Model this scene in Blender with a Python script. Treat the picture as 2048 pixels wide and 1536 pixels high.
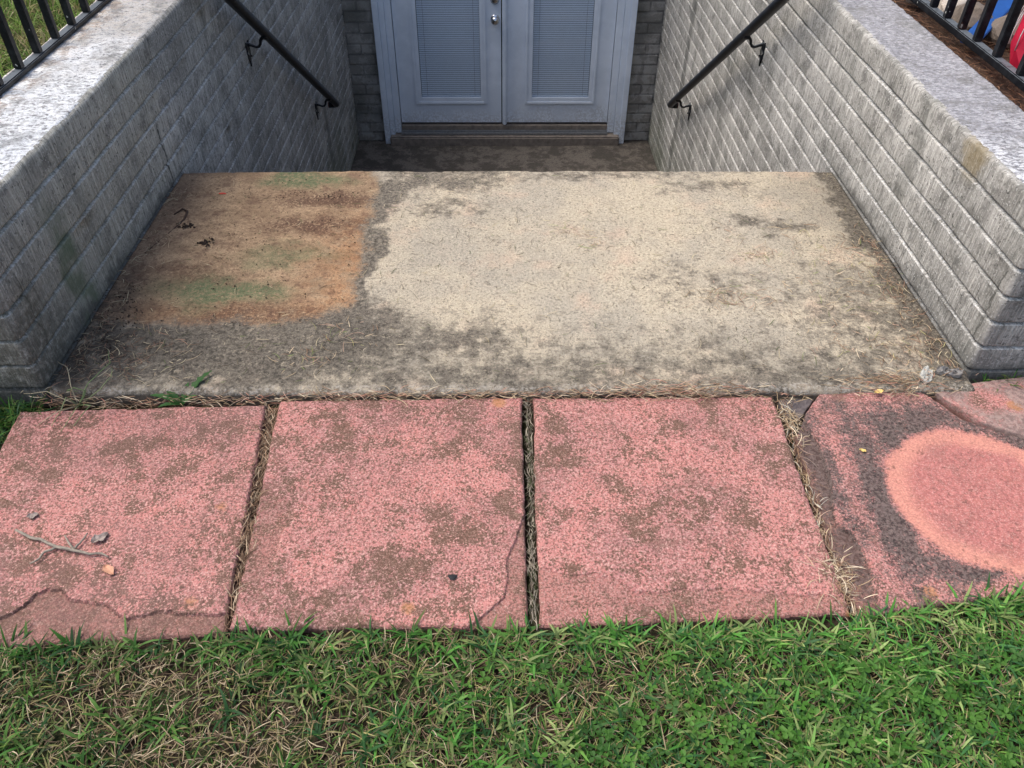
import bpy, math, random
import numpy as np
from mathutils import Matrix, Vector

random.seed(7)
rng = np.random.default_rng(7)
scene = bpy.context.scene
for o in list(bpy.data.objects):
    bpy.data.objects.remove(o)
C = scene.collection
R = math.radians

# ------------------------------------------------------------------ camera
cam = bpy.data.cameras.new('camera')
cam.sensor_width = 36.0
cam.lens = 27.88
cam.clip_start = 0.05
cam.clip_end = 500
camo = bpy.data.objects.new('camera', cam)
C.objects.link(camo)
PITCH, YAW, ROLL = 0.734842, 0.018577, 0.007159
fw = Vector((math.sin(YAW) * math.cos(PITCH), math.cos(YAW) * math.cos(PITCH), -math.sin(PITCH)))
rt = Vector((math.cos(YAW), -math.sin(YAW), 0))
up = rt.cross(fw)
r2 = rt * math.cos(ROLL) + up * math.sin(ROLL)
u2 = up * math.cos(ROLL) - rt * math.sin(ROLL)
camo.matrix_world = Matrix(((r2.x, u2.x, -fw.x, 0), (r2.y, u2.y, -fw.y, 0), (r2.z, u2.z, -fw.z, 1.35), (0, 0, 0, 1)))
scene.camera = camo

# ------------------------------------------------------------------ light
SUN_EL, SUN_AZ = R(62), R(-78)          # azimuth from +Y towards +X
world = bpy.data.worlds.new('World')
scene.world = world
world.use_nodes = True
wn = world.node_tree
sky = wn.nodes.new('ShaderNodeTexSky')
sky.sky_type = 'NISHITA'
sky.sun_disc = False
sky.sun_elevation = SUN_EL
sky.sun_rotation = SUN_AZ
sky.air_density = 1.0
sky.dust_density = 4.5
sky.ozone_density = 0.4
wn.links.new(sky.outputs[0], wn.nodes['Background'].inputs[0])
wn.nodes['Background'].inputs[1].default_value = 0.15
sun = bpy.data.lights.new('sun', 'SUN')
sun.energy = 1.5
sun.angle = R(40)
sun.color = (1.0, 0.965, 0.92)
suno = bpy.data.objects.new('sun', sun)
C.objects.link(suno)
sd = Vector((math.cos(SUN_EL) * math.sin(SUN_AZ), math.cos(SUN_EL) * math.cos(SUN_AZ), math.sin(SUN_EL)))
suno.rotation_euler = sd.to_track_quat('Z', 'Y').to_euler()
suno.location = (-4, 3, 8)
scene.view_settings.view_transform = 'Standard'
scene.view_settings.look = 'None'
scene.view_settings.gamma = 1.0
scene.view_settings.exposure = 0.76
scene.view_settings.use_curve_mapping = False


# ------------------------------------------------------------------ node helper
class Val:
    def __init__(s, m, k):
        s.m, s.k = m, k

    def _op(s, o, op, rev=False):
        a, b = (o, s) if rev else (s, o)
        return s.m.math(op, a, b)
    def __add__(s, o): return s._op(o, 'ADD')
    def __radd__(s, o): return s._op(o, 'ADD')
    def __sub__(s, o): return s._op(o, 'SUBTRACT')
    def __rsub__(s, o): return s._op(o, 'SUBTRACT', True)
    def __mul__(s, o): return s._op(o, 'MULTIPLY')
    def __rmul__(s, o): return s._op(o, 'MULTIPLY')
    def __truediv__(s, o): return s._op(o, 'DIVIDE')
    def abs(s): return s.m.math('ABSOLUTE', s, 0)
    def max(s, o): return s.m.math('MAXIMUM', s, o)
    def min(s, o): return s.m.math('MINIMUM', s, o)
    def ss(s, a, b): return s.m.ss(s, a, b)
    def inv(s): return 1.0 - s


class Mat:
    def __init__(m, name):
        m.mat = bpy.data.materials.new(name)
        m.mat.use_nodes = True
        m.nt = m.mat.node_tree
        m.bsdf = m.nt.nodes['Principled BSDF']
        m.geo = m.nt.nodes.new('ShaderNodeNewGeometry')
        m.P = Val(m, m.geo.outputs['Position'])
        sp = m.nt.nodes.new('ShaderNodeSeparateXYZ')
        m.nt.links.new(m.P.k, sp.inputs[0])
        m.X, m.Y, m.Z = (Val(m, sp.outputs[i]) for i in range(3))

    def put(m, sock, v):
        if isinstance(v, Val):
            m.nt.links.new(v.k, sock)
        elif isinstance(v, (tuple, list)) and len(v) == 3 and sock.type == 'RGBA':
            sock.default_value = (*v, 1)
        else:
            sock.default_value = v

    def math(m, op, a, b, clamp=False):
        n = m.nt.nodes.new('ShaderNodeMath')
        n.operation = op
        n.use_clamp = clamp
        m.put(n.inputs[0], a)
        m.put(n.inputs[1], b)
        return Val(m, n.outputs[0])

    def ss(m, x, a, b):
        n = m.nt.nodes.new('ShaderNodeMapRange')
        n.interpolation_type = 'SMOOTHSTEP'
        m.put(n.inputs[0], x)
        n.inputs[1].default_value = a
        n.inputs[2].default_value = b
        return Val(m, n.outputs[0])

    def vec(m, x, y, z):
        n = m.nt.nodes.new('ShaderNodeCombineXYZ')
        for i, v in enumerate((x, y, z)):
            m.put(n.inputs[i], v)
        return Val(m, n.outputs[0])

    def noise(m, scale, detail=4, rough=0.55, vec=None, dist=0.0):
        n = m.nt.nodes.new('ShaderNodeTexNoise')
        m.put(n.inputs['Vector'], vec or m.P)
        n.inputs['Scale'].default_value = scale
        n.inputs['Detail'].default_value = detail
        n.inputs['Roughness'].default_value = rough
        n.inputs['Distortion'].default_value = dist
        return Val(m, n.outputs[0]) * 2.0 - 0.5

    def vor(m, scale, vec=None, out='Color', rnd=1.0):
        n = m.nt.nodes.new('ShaderNodeTexVoronoi')
        m.put(n.inputs['Vector'], vec or m.P)
        n.inputs['Scale'].default_value = scale
        n.inputs['Randomness'].default_value = rnd
        return Val(m, n.outputs[out])

    def chan(m, v, i=0):
        n = m.nt.nodes.new('ShaderNodeSeparateXYZ')
        m.nt.links.new(v.k, n.inputs[0])
        return Val(m, n.outputs[i])

    def mix(m, f, a, b, blend='MIX'):
        n = m.nt.nodes.new('ShaderNodeMix')
        n.data_type = 'RGBA'
        n.blend_type = blend
        m.put(n.inputs[0], f)
        m.put(n.inputs[6], a)
        m.put(n.inputs[7], b)
        return Val(m, n.outputs[2])

    def scale(m, c, f):
        n = m.nt.nodes.new('ShaderNodeVectorMath')
        n.operation = 'SCALE'
        m.put(n.inputs[0], c)
        m.put(n.inputs['Scale'], f)
        return Val(m, n.outputs[0])

    def attr(m, name):
        n = m.nt.nodes.new('ShaderNodeAttribute')
        n.attribute_name = name
        return Val(m, n.outputs['Color'])

    def bump(m, h, strength=0.5, dist=0.01):
        n = m.nt.nodes.new('ShaderNodeBump')
        n.inputs['Strength'].default_value = strength
        n.inputs['Distance'].default_value = dist
        m.put(n.inputs['Height'], h)
        m.nt.links.new(n.outputs[0], m.bsdf.inputs['Normal'])

    def ell(m, x, y, cx, cy, rx, ry, soft=0.35):
        dx = (x - cx) / rx
        dy = (y - cy) / ry
        d = m.math('SQRT', dx * dx + dy * dy, 0)
        return 1.0 - m.ss(d, 1 - soft, 1 + soft)

    def done(m, col, rough=0.9, metal=0.0, spec=0.3):
        m.put(m.bsdf.inputs['Base Color'], col)
        m.put(m.bsdf.inputs['Roughness'], rough)
        m.put(m.bsdf.inputs['Metallic'], metal)
        m.bsdf.inputs['Specular IOR Level'].default_value = spec
        return m.mat


# ------------------------------------------------------------------ materials
XL, XR = -1.137, 1.205
TOPZ, MODZ = 0.465, 0.0765


def mat_wall(name):
    m = Mat(name)
    s = m.X + m.Y
    rake = m.noise(1.0, 3, 0.65, m.vec(s * 230.0, m.Z * 16.0, m.X * 3.0))
    rake2 = m.noise(1.0, 2, 0.5, m.vec(s * 95.0, m.Z * 5.0, 4.0))
    big = m.noise(2.2, 5, 0.6)
    mid = m.noise(13, 5, 0.65)
    fine = m.noise(160, 3, 0.6)
    c = m.mix(big.ss(0.25, 0.8), (0.29, 0.285, 0.265), (0.45, 0.44, 0.41))
    c = m.mix(m.noise(6, 5, 0.7).ss(0.42, 0.85) * 0.6, c, (0.15, 0.15, 0.135))
    warm = m.ss(m.Y, 2.75, 2.45) * m.ss(m.X, 0.0, -0.5)     # warmer light on the end by the slab, painted in
    c = m.mix(warm * 0.6, c, (0.43, 0.42, 0.36))
    c = m.scale(c, 0.45 + 1.1 * rake * (0.55 + 0.9 * rake2))
    c = m.mix(mid.ss(0.50, 0.85) * 0.6, c, (0.10, 0.10, 0.092))
    c = m.mix(fine.ss(0.60, 0.9) * 0.6, c, (0.68, 0.68, 0.66))
    c = m.mix(m.noise(90, 4, 0.75).ss(0.62, 0.82) * 0.8, c, (0.05, 0.05, 0.045))
    zf = m.math('FRACT', (m.Z - TOPZ) / MODZ + 100.0, 0)
    lip = m.ss(zf + (mid - 0.5) * 0.07, 0.885, 0.92) * m.ss(zf, 0.99, 0.97) * m.ss(m.Z, TOPZ - 0.02, TOPZ - 0.03)
    c = m.mix(lip * 0.7 * m.noise(110, 3, 0.7).ss(0.3, 0.75) * m.noise(5, 3, 0.6).ss(0.15, 0.6), c, (0.78, 0.78, 0.76))  # chalky upper lips, with the chamfer's sky-light highlight painted in
    wy = m.Y + (m.noise(25, 3, 0.7) - 0.5) * 0.02
    crack = (1.0 - ((wy - 2.535).abs()).ss(0.002, 0.006)) * m.ss(m.Z + (mid - 0.5) * 0.1, 0.26, 0.22) * m.ss(m.X, 0.0, -0.5)
    crack = crack.max((1.0 - ((wy - 1.565).abs()).ss(0.001, 0.005)) * m.ss(m.Z, 0.30, 0.29) * m.ss(m.Z, 0.075, 0.085) * 0.8)
    crack = crack.max((1.0 - ((wy - 3.42).abs()).ss(0.001, 0.005)) * m.ss(m.X, 0.0, -0.5) * 0.5 * big.ss(0.2, 0.5))
    crack = crack.max((1.0 - ((wy - 4.62).abs()).ss(0.001, 0.006)) * m.ss(m.X, 0.0, -0.5) * 0.5)
    c = m.mix(crack * 0.85, c, (0.03, 0.03, 0.028))
    # vertical run-off streaks
    st = m.noise(1.0, 4, 0.6, m.vec(s * 7.0, m.Z * 0.6, 2.0))
    c = m.mix(st.ss(0.5, 0.95) * 0.45, c, (0.13, 0.135, 0.12))
    wob = m.Y + (m.noise(4, 3) - 0.5) * 0.10
    right = m.ss(m.X, 0.0, 0.3)
    s1 = (1.0 - ((wob - 5.19).abs()).ss(0.03, 0.07)) * right * 0.62
    s2 = (1.0 - ((wob - 4.17).abs()).ss(0.02, 0.12)) * right * 0.35 * m.ss(m.Z, 0.2, -0.1)
    s3 = (1.0 - ((wob - 5.05).abs()).ss(0.01, 0.06)) * right.inv() * 0.55 * m.ss(m.Z, -0.7, -0.85)
    c = m.mix(s1.max(s2).max(s3), c, (0.07, 0.075, 0.07))
    # green algae streak and mould at the landing's foot, left wall
    g = (1.0 - ((m.Y + (m.noise(9, 3) - 0.5) * 0.10 - 1.79).abs()).ss(0.015, 0.075)) * right.inv() * m.ss(m.Z, 0.42, 0.2)
    c = m.mix(g * 0.75 * mid.ss(0.1, 0.6), c, (0.08, 0.13, 0.07))
    mould = m.ss(m.Y, 1.82, 1.50) * m.ss(m.Z + (mid - 0.5) * 0.25, 0.46, 0.0) * right.inv()
    c = m.mix(mould * 0.9 * m.noise(60, 5, 0.8).ss(0.15, 0.65), c, (0.03, 0.03, 0.026))
    brn = m.ss(m.Y, 2.5, 1.9) * right.inv() * m.ss(m.Z + (mid - 0.5) * 0.2, 0.40, 0.10) * 0.35
    c = m.mix(brn, c, (0.17, 0.165, 0.12))
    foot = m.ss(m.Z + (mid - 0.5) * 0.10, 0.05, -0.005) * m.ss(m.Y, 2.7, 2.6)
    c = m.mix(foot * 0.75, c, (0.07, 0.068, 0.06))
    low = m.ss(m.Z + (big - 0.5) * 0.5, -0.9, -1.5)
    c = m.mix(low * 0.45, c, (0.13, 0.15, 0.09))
    och = m.ell(m.Y + (mid - 0.5) * 0.1, m.Z, 1.86, 0.43, 0.05, 0.05, 0.6) * right
    c = m.mix(och * 0.5, c, (0.26, 0.19, 0.07))
    m.bump(rake * 0.5 + rake2 * 0.3 + mid * 0.3 + fine * 0.2, 0.9, 0.006)
    return m.done(c, 0.92)


def mat_coping(name, left):
    m = Mat(name)
    lich = m.noise(1.0, 6, 0.72, m.vec(m.X * 60.0, m.Y * 110.0, m.Z * 10.0))
    big = m.noise(5, 4, 0.6)
    mid = m.noise(22, 5, 0.7)
    pit = m.noise(210, 3, 0.6)
    if left:
        c = m.mix(lich.ss(0.15, 0.58), (0.19, 0.19, 0.19), (0.82, 0.84, 0.85))
        far = m.ss(m.Y + (big - 0.5) * 0.8, 2.15, 2.85)
        c = m.mix(far * lich.ss(0.3, 0.6) * 0.75, c, (0.42, 0.37, 0.31))
        edge = m.ss(m.X, -1.27, -1.34) * mid.ss(0.45, 0.6)
        c = m.mix(edge * 0.5, c, (0.32, 0.22, 0.15))
    else:
        c = m.mix(lich.ss(0.2, 0.85), (0.20, 0.20, 0.215), (0.44, 0.445, 0.475))
        near = m.ss(m.Y + (big - 0.5) * 0.5, 2.1, 1.7)
        c = m.mix(near * lich.ss(0.4, 0.55) * 0.7, c, (0.72, 0.74, 0.76))
    c = m.mix(mid.ss(0.62, 0.95) * 0.6, c, (0.17, 0.17, 0.165))
    c = m.mix(m.noise(70, 3, 0.7).ss(0.66, 0.85) * 0.75, c, (0.10, 0.10, 0.10))
    c = m.mix(pit.ss(0.70, 0.9) * 0.6, c, (0.12, 0.12, 0.12))
    c = m.mix(m.noise(10, 6, 0.75).ss(0.52, 0.80) * 0.6, c, (0.16, 0.16, 0.155))
    c = m.mix(m.noise(3.2, 5, 0.7).ss(0.5, 0.9) * (0.6 if left else 0.6), c, (0.19, 0.19, 0.18))
    m.bump(lich * 0.5 + mid * 0.4 + pit * 0.3, 1.0, 0.006)
    return m.done(c, 0.95)


def mat_landing():
    m = Mat('landing_concrete')
    n1, n2 = m.noise(5, 5, 0.6), m.noise(5, 5, 0.6, m.vec(m.X + 7.3, m.Y + 2.1, m.Z))
    x = m.X + (n1 - 0.5) * 0.15
    y = m.Y + (n2 - 0.5) * 0.15
    fine = m.noise(330, 2, 0.6)
    grit = m.noise(120, 4, 0.7)
    blot = m.noise(16, 6, 0.68)
    big = m.noise(3.2, 4, 0.6)
    c = m.mix(big.ss(0.25, 0.75), (0.43, 0.375, 0.280), (0.35, 0.315, 0.25))
    c = m.mix(m.noise(7, 4, 0.6, m.vec(m.X, m.Y, m.Z + 3.3)).ss(0.55, 0.95) * 0.5, c, (0.50, 0.365, 0.27))
    c = m.mix(blot.ss(0.45, 0.95) * 0.45, c, (0.27, 0.24, 0.195))
    c = m.mix(grit.ss(0.56, 0.76) * 0.75, c, (0.14, 0.118, 0.09))
    c = m.mix(grit.ss(0.38, 0.18) * 0.5, c, (0.56, 0.49, 0.37))
    c = m.mix(m.noise(42, 4, 0.75).ss(0.62, 0.80) * 0.5, c, (0.20, 0.17, 0.13))
    # mildew
    E = lambda *a: m.ell(x, y, *a)
    g = (1.0 - m.ss(y, 1.46, 1.95)) * 0.58 + 0.06
    for a, w in (((-0.66, 1.64, 0.56, 0.18), 1.0), ((-0.22, 2.60, 0.32, 0.13), 0.80), ((-0.40, 2.50, 0.11, 0.17), 0.95),
                 ((-0.16, 2.38, 0.14, 0.06), 0.7), ((-0.425, 2.15, 0.055, 0.50), 1.15), ((-0.40, 1.76, 0.17, 0.13), 0.85),
                 ((-0.13, 1.66, 0.24, 0.12), 0.7), ((0.10, 1.56, 0.5, 0.10), 0.6), ((1.02, 1.74, 0.30, 0.30), 0.62),
                 ((0.62, 1.92, 0.24, 0.14), 0.50), ((0.79, 2.30, 0.06, 0.05), 0.75), ((0.91, 2.25, 0.09, 0.045), 0.8),
                 ((0.45, 2.62, 0.55, 0.06), 0.6), ((0.75, 2.52, 0.22, 0.07), 0.55), ((0.30, 2.64, 0.4, 0.05), 0.6)):
        g = g.max(m.ell(x, y, *a, 0.85) * w)
    g = g.max(m.ss(m.X + (n1 - 0.5) * 0.12, 1.08, 1.17) * 0.95)
    fleck = m.noise(34, 5, 0.8)
    g2 = m.noise(75, 6, 0.82)
    gm = m.ss(g + (blot - 0.5) * 0.70 + (fleck - 0.5) * 0.85 + (g2 - 0.5) * 0.45 + (fine - 0.5) * 0.25, 0.32, 0.80)
    grey = m.mix(g2.ss(0.25, 0.75), (0.028, 0.024, 0.020), (0.20, 0.175, 0.14))
    grey = m.mix((fleck * 0.5 + g2 * 0.5).ss(0.58, 0.74) * 0.75, grey, (0.42, 0.365, 0.27))
    c = m.mix(gm * 0.92, c, grey)
    stain = m.ss(y, 1.80, 1.48).max(m.ss(x, 0.80, 1.15) * 0.8).max(m.ell(x, y, -0.6, 1.6, 0.6, 0.2, 0.6))
    c = m.scale(c, 1.0 - stain * 0.34 * big.ss(0.0, 0.8))
    c = m.mix(g2.ss(0.66, 0.84) * (0.25 + stain * 0.5), c, (0.07, 0.058, 0.045))
    # rust left by something that stood here for years
    xr_, yr_ = (x + m.X) * 0.5, (y + m.Y) * 0.5
    qx = ((xr_ + 0.86).abs() - 0.31).max(0.0)
    qy = ((yr_ - 2.22).abs() - 0.34).max(0.0)
    d = m.math('SQRT', qx * qx + qy * qy, 0) + (grit - 0.5) * 0.03 + (fleck - 0.5) * 0.05
    rust = 1.0 - d.ss(0.095, 0.14)
    edge = d.ss(0.0, 0.09) * rust
    bands = m.noise(1.0, 6, 0.7, m.vec(m.X * 5.0, m.Y * 10.0, 1.0))
    rc = m.mix(bands.ss(0.25, 0.75), (0.22, 0.15, 0.092), (0.35, 0.25, 0.155))
    toR = (m.ss(x, -0.75, -0.50) * m.ss(y, 2.5, 2.15)).max((1.0 - m.ss(y, 1.76, 1.92)) * 0.8)
    rc = m.mix((edge * 0.30 + 0.35) * toR * blot.ss(0.15, 0.8), rc, (0.38, 0.175, 0.07))
    rc = m.mix(m.ss(m.X, -0.95, -1.13) * 0.6, rc, (0.21, 0.145, 0.10))
    rc = m.mix(blot.ss(0.5, 0.8) * 0.65, rc, (0.14, 0.085, 0.058))
    rc = m.mix(grit.ss(0.58, 0.82) * 0.7, rc, (0.11, 0.065, 0.042))
    rc = m.mix(grit.ss(0.36, 0.18) * 0.35, rc, (0.46, 0.33, 0.21))
    rc = m.mix(m.noise(30, 5, 0.75).ss(0.60, 0.78) * 0.6, rc, (0.13, 0.075, 0.048))
    b2 = m.ell(x, y, -0.60, 2.26, 0.19, 0.06, 0.7).max(m.ell(x, y, -0.60, 2.44, 0.18, 0.055, 0.7)).max(m.ell(x, y, -0.72, 1.76, 0.30, 0.07, 0.7) * 0.8).max(m.ell(x, y, -0.95, 1.98, 0.12, 0.04, 0.7) * 0.5)
    rc = m.mix(b2 * 0.9 * grit.ss(0.1, 0.6), rc, (0.085, 0.045, 0.03))
    rc = m.mix(g2.ss(0.60, 0.78) * 0.65, rc, (0.085, 0.05, 0.034))
    rc = m.mix((fleck * 0.6 + g2 * 0.4).ss(0.36, 0.22) * 0.5, rc, (0.50, 0.36, 0.23))
    gr = m.ell(x, y, -0.70, 2.57, 0.14, 0.05, 0.6).max(m.ell(x, y, -0.82, 1.90, 0.17, 0.07, 0.6)).max(m.ell(x, y, -0.66, 2.09, 0.14, 0.05, 0.6) * 0.6)
    rc = m.mix((gr + (fleck - 0.5) * 0.5 * gr).min(1.0) * 0.85 * g2.ss(0.15, 0.6), rc, (0.075, 0.115, 0.055))
    c = m.mix(rust, c, rc)
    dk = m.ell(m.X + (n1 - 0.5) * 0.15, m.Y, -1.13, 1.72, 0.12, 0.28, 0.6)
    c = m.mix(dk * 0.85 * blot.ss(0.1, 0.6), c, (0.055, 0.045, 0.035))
    # bright worn grit and dark specks
    c = m.scale(c, 0.62 + 0.70 * fine)
    wear = (1.0 - m.ss(m.Y + (blot - 0.5) * 0.05, 1.475, 1.50))
    c = m.mix(wear * 0.5 * grit.ss(0.4, 0.8), c, (0.50, 0.47, 0.41))
    speck = m.noise(75, 3, 0.8)
    c = m.mix(speck.ss(0.74, 0.88) * 0.8, c, (0.07, 0.05, 0.035))
    side = m.ss(m.Z, -0.008, -0.018)
    c = m.mix(side * 0.9, c, (0.06, 0.05, 0.04))
    m.bump(grit * 0.5 + fine * 0.25 + blot * 0.3, 0.8, 0.004)
    return m.done(c, 0.95)


def paver_base(m, off, lich_amt, pink=(0.46, 0.195, 0.172)):
    pv = m.vec(m.X + off, m.Y + off * 0.7, m.Z)
    sp = m.chan(m.vor(480, pv), 0)
    sp2 = m.chan(m.vor(300, pv), 1)
    big = m.noise(4.0, 4, 0.6, pv)
    lich = m.noise(19.0, 8, 0.78, pv, 0.2)
    pits = m.noise(190, 3, 0.7, pv)
    grit = m.noise(95, 4, 0.75, pv)
    c = m.mix(big.ss(0.2, 0.8), pink, (pink[0] * 0.74, pink[1] * 0.80, pink[2] * 0.86))
    c = m.mix(m.noise(26, 4, 0.7, pv).ss(0.45, 0.9) * 0.5, c, (0.47, 0.17, 0.145))
    c = m.mix(sp.ss(0.80, 0.86) * 0.55, c, (0.52, 0.36, 0.31))
    c = m.mix(sp2.ss(0.36, 0.26) * 0.75, c, (0.165, 0.085, 0.07))
    c = m.mix(pits.ss(0.62, 0.78) * 0.85, c, (0.075, 0.038, 0.03))
    c = m.mix(pits.ss(0.36, 0.20) * 0.55, c, (0.66, 0.43, 0.37))
    patch = m.noise(12.0, 9, 0.72, pv, 0.15) * 0.8 + big * 0.2
    T = 0.70 - lich_amt * 2
    lm = m.ss(patch + (grit - 0.5) * 0.30 + (pits - 0.5) * 0.25, T - 0.03, T + 0.06) * 0.92
    lm = lm.max(m.ss(lich + (grit - 0.5) * 0.5 + (big - 0.5) * 0.6, 0.50, 0.80) * 0.6)
    lm = lm.max(m.chan(m.attr('Col'), 0) * (0.30 + 0.6 * lich))
    lc = m.mix(sp.ss(0.5, 0.9), (0.085, 0.054, 0.034), (0.21, 0.135, 0.10))
    c = m.mix(lm * 0.9, c, lc)
    ov = m.vor(7.0, pv, 'Distance')
    orange = m.ss(ov + (grit - 0.5) * 0.10, 0.16, 0.08) * m.ss(m.chan(m.vor(7.0, pv), 0), 0.62, 0.66)
    c = m.mix(orange * 0.6, c, (0.38, 0.18, 0.06))
    m.bump(grit * 0.45 + sp * 0.30 + lich * 0.25, 0.9, 0.004)
    side = m.ss(m.Z, -0.018, -0.03)
    return c, side, grit, lich, sp


def mat_paver(name, off, lich_amt, extra=None):
    m = Mat(name)
    c, side, grit, lich, sp = paver_base(m, off, lich_amt)
    if extra:
        c = extra(m, c, grit, lich, sp)
    c = m.mix(side * 0.7, c, (0.16, 0.085, 0.07))
    return m.done(c, 0.93)


def dim_extra(m, c, grit, lich, sp):
    k = m.noise(3.0, 4, 0.6, m.vec(m.X + 9.0, m.Y, 2.0)).ss(0.3, 0.7)
    return m.mix(k * 0.45 * grit.ss(0.2, 0.7), c, (0.17, 0.095, 0.085))


def ring_extra(m, c, grit, lich, sp):
    n1 = m.noise(6, 5, 0.6)
    n2 = m.noise(6, 5, 0.6, m.vec(m.X + 3.0, m.Y, 1.0))
    x = m.X + (n1 - 0.5) * 0.022
    y = m.Y + (n2 - 0.5) * 0.022
    dx, dy = x - 1.072, y - 1.125
    d = m.math('SQRT', dx * dx + dy * dy, 0)
    streak = m.noise(1.0, 6, 0.7, m.vec(m.X * 17.0 + n2 * 1.2, m.Y * 3.0, 5.0))
    swirl = m.noise(7.0, 6, 0.7)
    band = m.ss(d, 0.205, 0.222) * m.ss(d, 0.33, 0.24)
    k = band * 0.30 + 0.30 + (m.noise(20, 7, 0.82) - 0.5) * 0.60 + (streak * 0.40 + m.math('COSINE', (m.X + (n1 - 0.5) * 0.05 - 0.738) * 60.0, 0) * 0.13 * m.ss(m.X, 0.95, 0.85)) * (1.0 - m.ss(m.X, 0.95, 1.05) * 0.4) + (swirl - 0.5) * 0.75 + m.chan(m.attr('Col'), 0) * 0.22
    pinkrim = m.ss(m.Y + (n1 - 0.5) * 0.06, 0.93, 0.885) * m.ss(m.X, 0.90, 0.97)
    pinkrim = pinkrim.max(m.ss(m.Y + (n1 - 0.5) * 0.05, 1.430, 1.45) * m.ss(m.X, 0.8, 0.86) * m.ss(m.X, 1.04, 0.96))
    k = k * (1.0 - pinkrim * 0.85)
    km = m.ss(k + (grit - 0.5) * 0.45 + (m.noise(260, 2, 0.6) - 0.5) * 0.5, 0.34, 0.78)
    char = m.mix(m.noise(120, 5, 0.8).ss(0.25, 0.75), (0.018, 0.016, 0.016), (0.15, 0.12, 0.108))
    c = m.mix(km * 0.92, c, char)
    disc = m.ss(d + (grit - 0.5) * 0.020 + (m.noise(28, 5, 0.75) - 0.5) * 0.016, 0.213, 0.199)
    ring = m.ss(d + (n1 - 0.5) * 0.05, 0.145, 0.185) * disc
    dc = m.mix(grit.ss(0.15, 0.85), (0.30, 0.11, 0.10), (0.46, 0.18, 0.158))
    dc = m.mix(swirl.ss(0.5, 0.9) * 0.5, dc, (0.46, 0.17, 0.13))
    dc = m.mix(m.noise(35, 5, 0.8).ss(0.55, 0.75) * 0.5, dc, (0.20, 0.085, 0.07))
    dc = m.mix(m.noise(9, 4, 0.7).ss(0.55, 0.8) * 0.35, dc, (0.24, 0.12, 0.10))
    dc = m.mix(sp.ss(0.8, 0.85) * 0.3, dc, (0.65, 0.45, 0.38))
    dc = m.mix(ring * 0.75 * (0.55 + 0.6 * lich).min(1.0), dc, (0.58, 0.27, 0.20))
    dc = m.scale(dc, 0.65 + 0.7 * m.noise(200, 3, 0.7))
    dc = m.mix(m.noise(60, 3, 0.8).ss(0.70, 0.86) * 0.7, dc, (0.15, 0.07, 0.055))
    return m.mix(disc, c, dc)


def frag_extra(m, c, grit, lich, sp):
    n1 = m.noise(14, 4, 0.6)
    tri = m.ell(m.X, m.Y + (n1 - 0.5) * 0.05, 1.215, 1.425, 0.05, 0.035, 0.4)
    grey = m.mix(grit.ss(0.4, 0.6), (0.15, 0.12, 0.11), (0.33, 0.25, 0.22))
    k = m.ss(n1 + (grit - 0.5) * 0.5, 0.15, 0.6) * (1.0 - tri)
    return m.mix(k * 0.8, c, grey)


def simple(name, col, rough=0.8, metal=0.0, spec=0.4, var=0.25, scale=30, bump=0.0):
    m = Mat(name)
    n = m.noise(scale, 5, 0.65)
    c = m.scale(m.mix(0.0, col, col), (1 - var + 2 * var * n).max(0.05))
    if bump:
        m.bump(n, bump, 0.005)
    return m.done(c, rough, metal, spec)


def mat_blade(name, trans=0.35, rough=0.6):
    m = Mat(name)
    c = m.attr('Col')
    t = m.nt.nodes.new('ShaderNodeBsdfTranslucent')
    m.put(t.inputs[0], c)
    mx = m.nt.nodes.new('ShaderNodeMixShader')
    mx.inputs[0].default_value = trans
    m.done(c, rough, 0, 0.18)
    m.nt.links.new(m.bsdf.outputs[0], mx.inputs[1])
    m.nt.links.new(t.outputs[0], mx.inputs[2])
    m.nt.links.new(mx.outputs[0], m.nt.nodes['Material Output'].inputs[0])
    return m.mat


def mat_soil():
    m = Mat('soil')
    n = m.noise(35, 6, 0.7)
    g = m.noise(2.0, 4, 0.6)
    c = m.mix(n.ss(0.35, 0.65), (0.028, 0.020, 0.014), (0.10, 0.072, 0.048))
    c = m.mix(m.noise(11, 5, 0.7).ss(0.5, 0.6) * 0.5, c, (0.07, 0.10, 0.035))
    m.bump(n, 1.0, 0.02)
    return m.done(m.scale(c, 0.75), 1.0, 0, 0.1)


def mat_turf():
    m = Mat('turf')
    n = m.noise(60, 5, 0.7)
    b = m.noise(1.5, 4, 0.6)
    c = m.mix(n.ss(0.35, 0.65), (0.035, 0.055, 0.018), (0.11, 0.17, 0.045))
    c = m.mix(b.ss(0.5, 0.65) * 0.5, c, (0.17, 0.15, 0.07))
    m.bump(n, 1.0, 0.03)
    return m.done(c, 1.0, 0, 0.1)


def mat_black_paint():
    m = Mat('black_paint')
    n = m.noise(45, 4, 0.7)
    c = m.mix(n.ss(0.4, 0.7), (0.005, 0.006, 0.008), (0.014, 0.016, 0.019))
    chip = m.noise(38, 3, 0.6, m.vec(m.X, m.Y, m.Z * 0.7)).ss(0.86, 0.92) * m.ss(m.Z, 0.66, 0.50) * m.ss(m.Z, 0.462, 0.466)
    c = m.mix(chip * 0.9, c, (0.45, 0.46, 0.43))
    rust = m.noise(17, 5, 0.7).ss(0.75, 0.9)
    c = m.mix(rust * 0.5, c, (0.06, 0.025, 0.015))
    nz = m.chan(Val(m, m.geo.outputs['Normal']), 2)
    c = m.mix(nz.ss(0.8, 0.97) * n.ss(0.0, 0.5) * 0.8, c, (0.13, 0.15, 0.17))  # bluish sky sheen painted into the colour of upward faces
    return m.done(c, 0.38, 0.0, 0.28)


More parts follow.
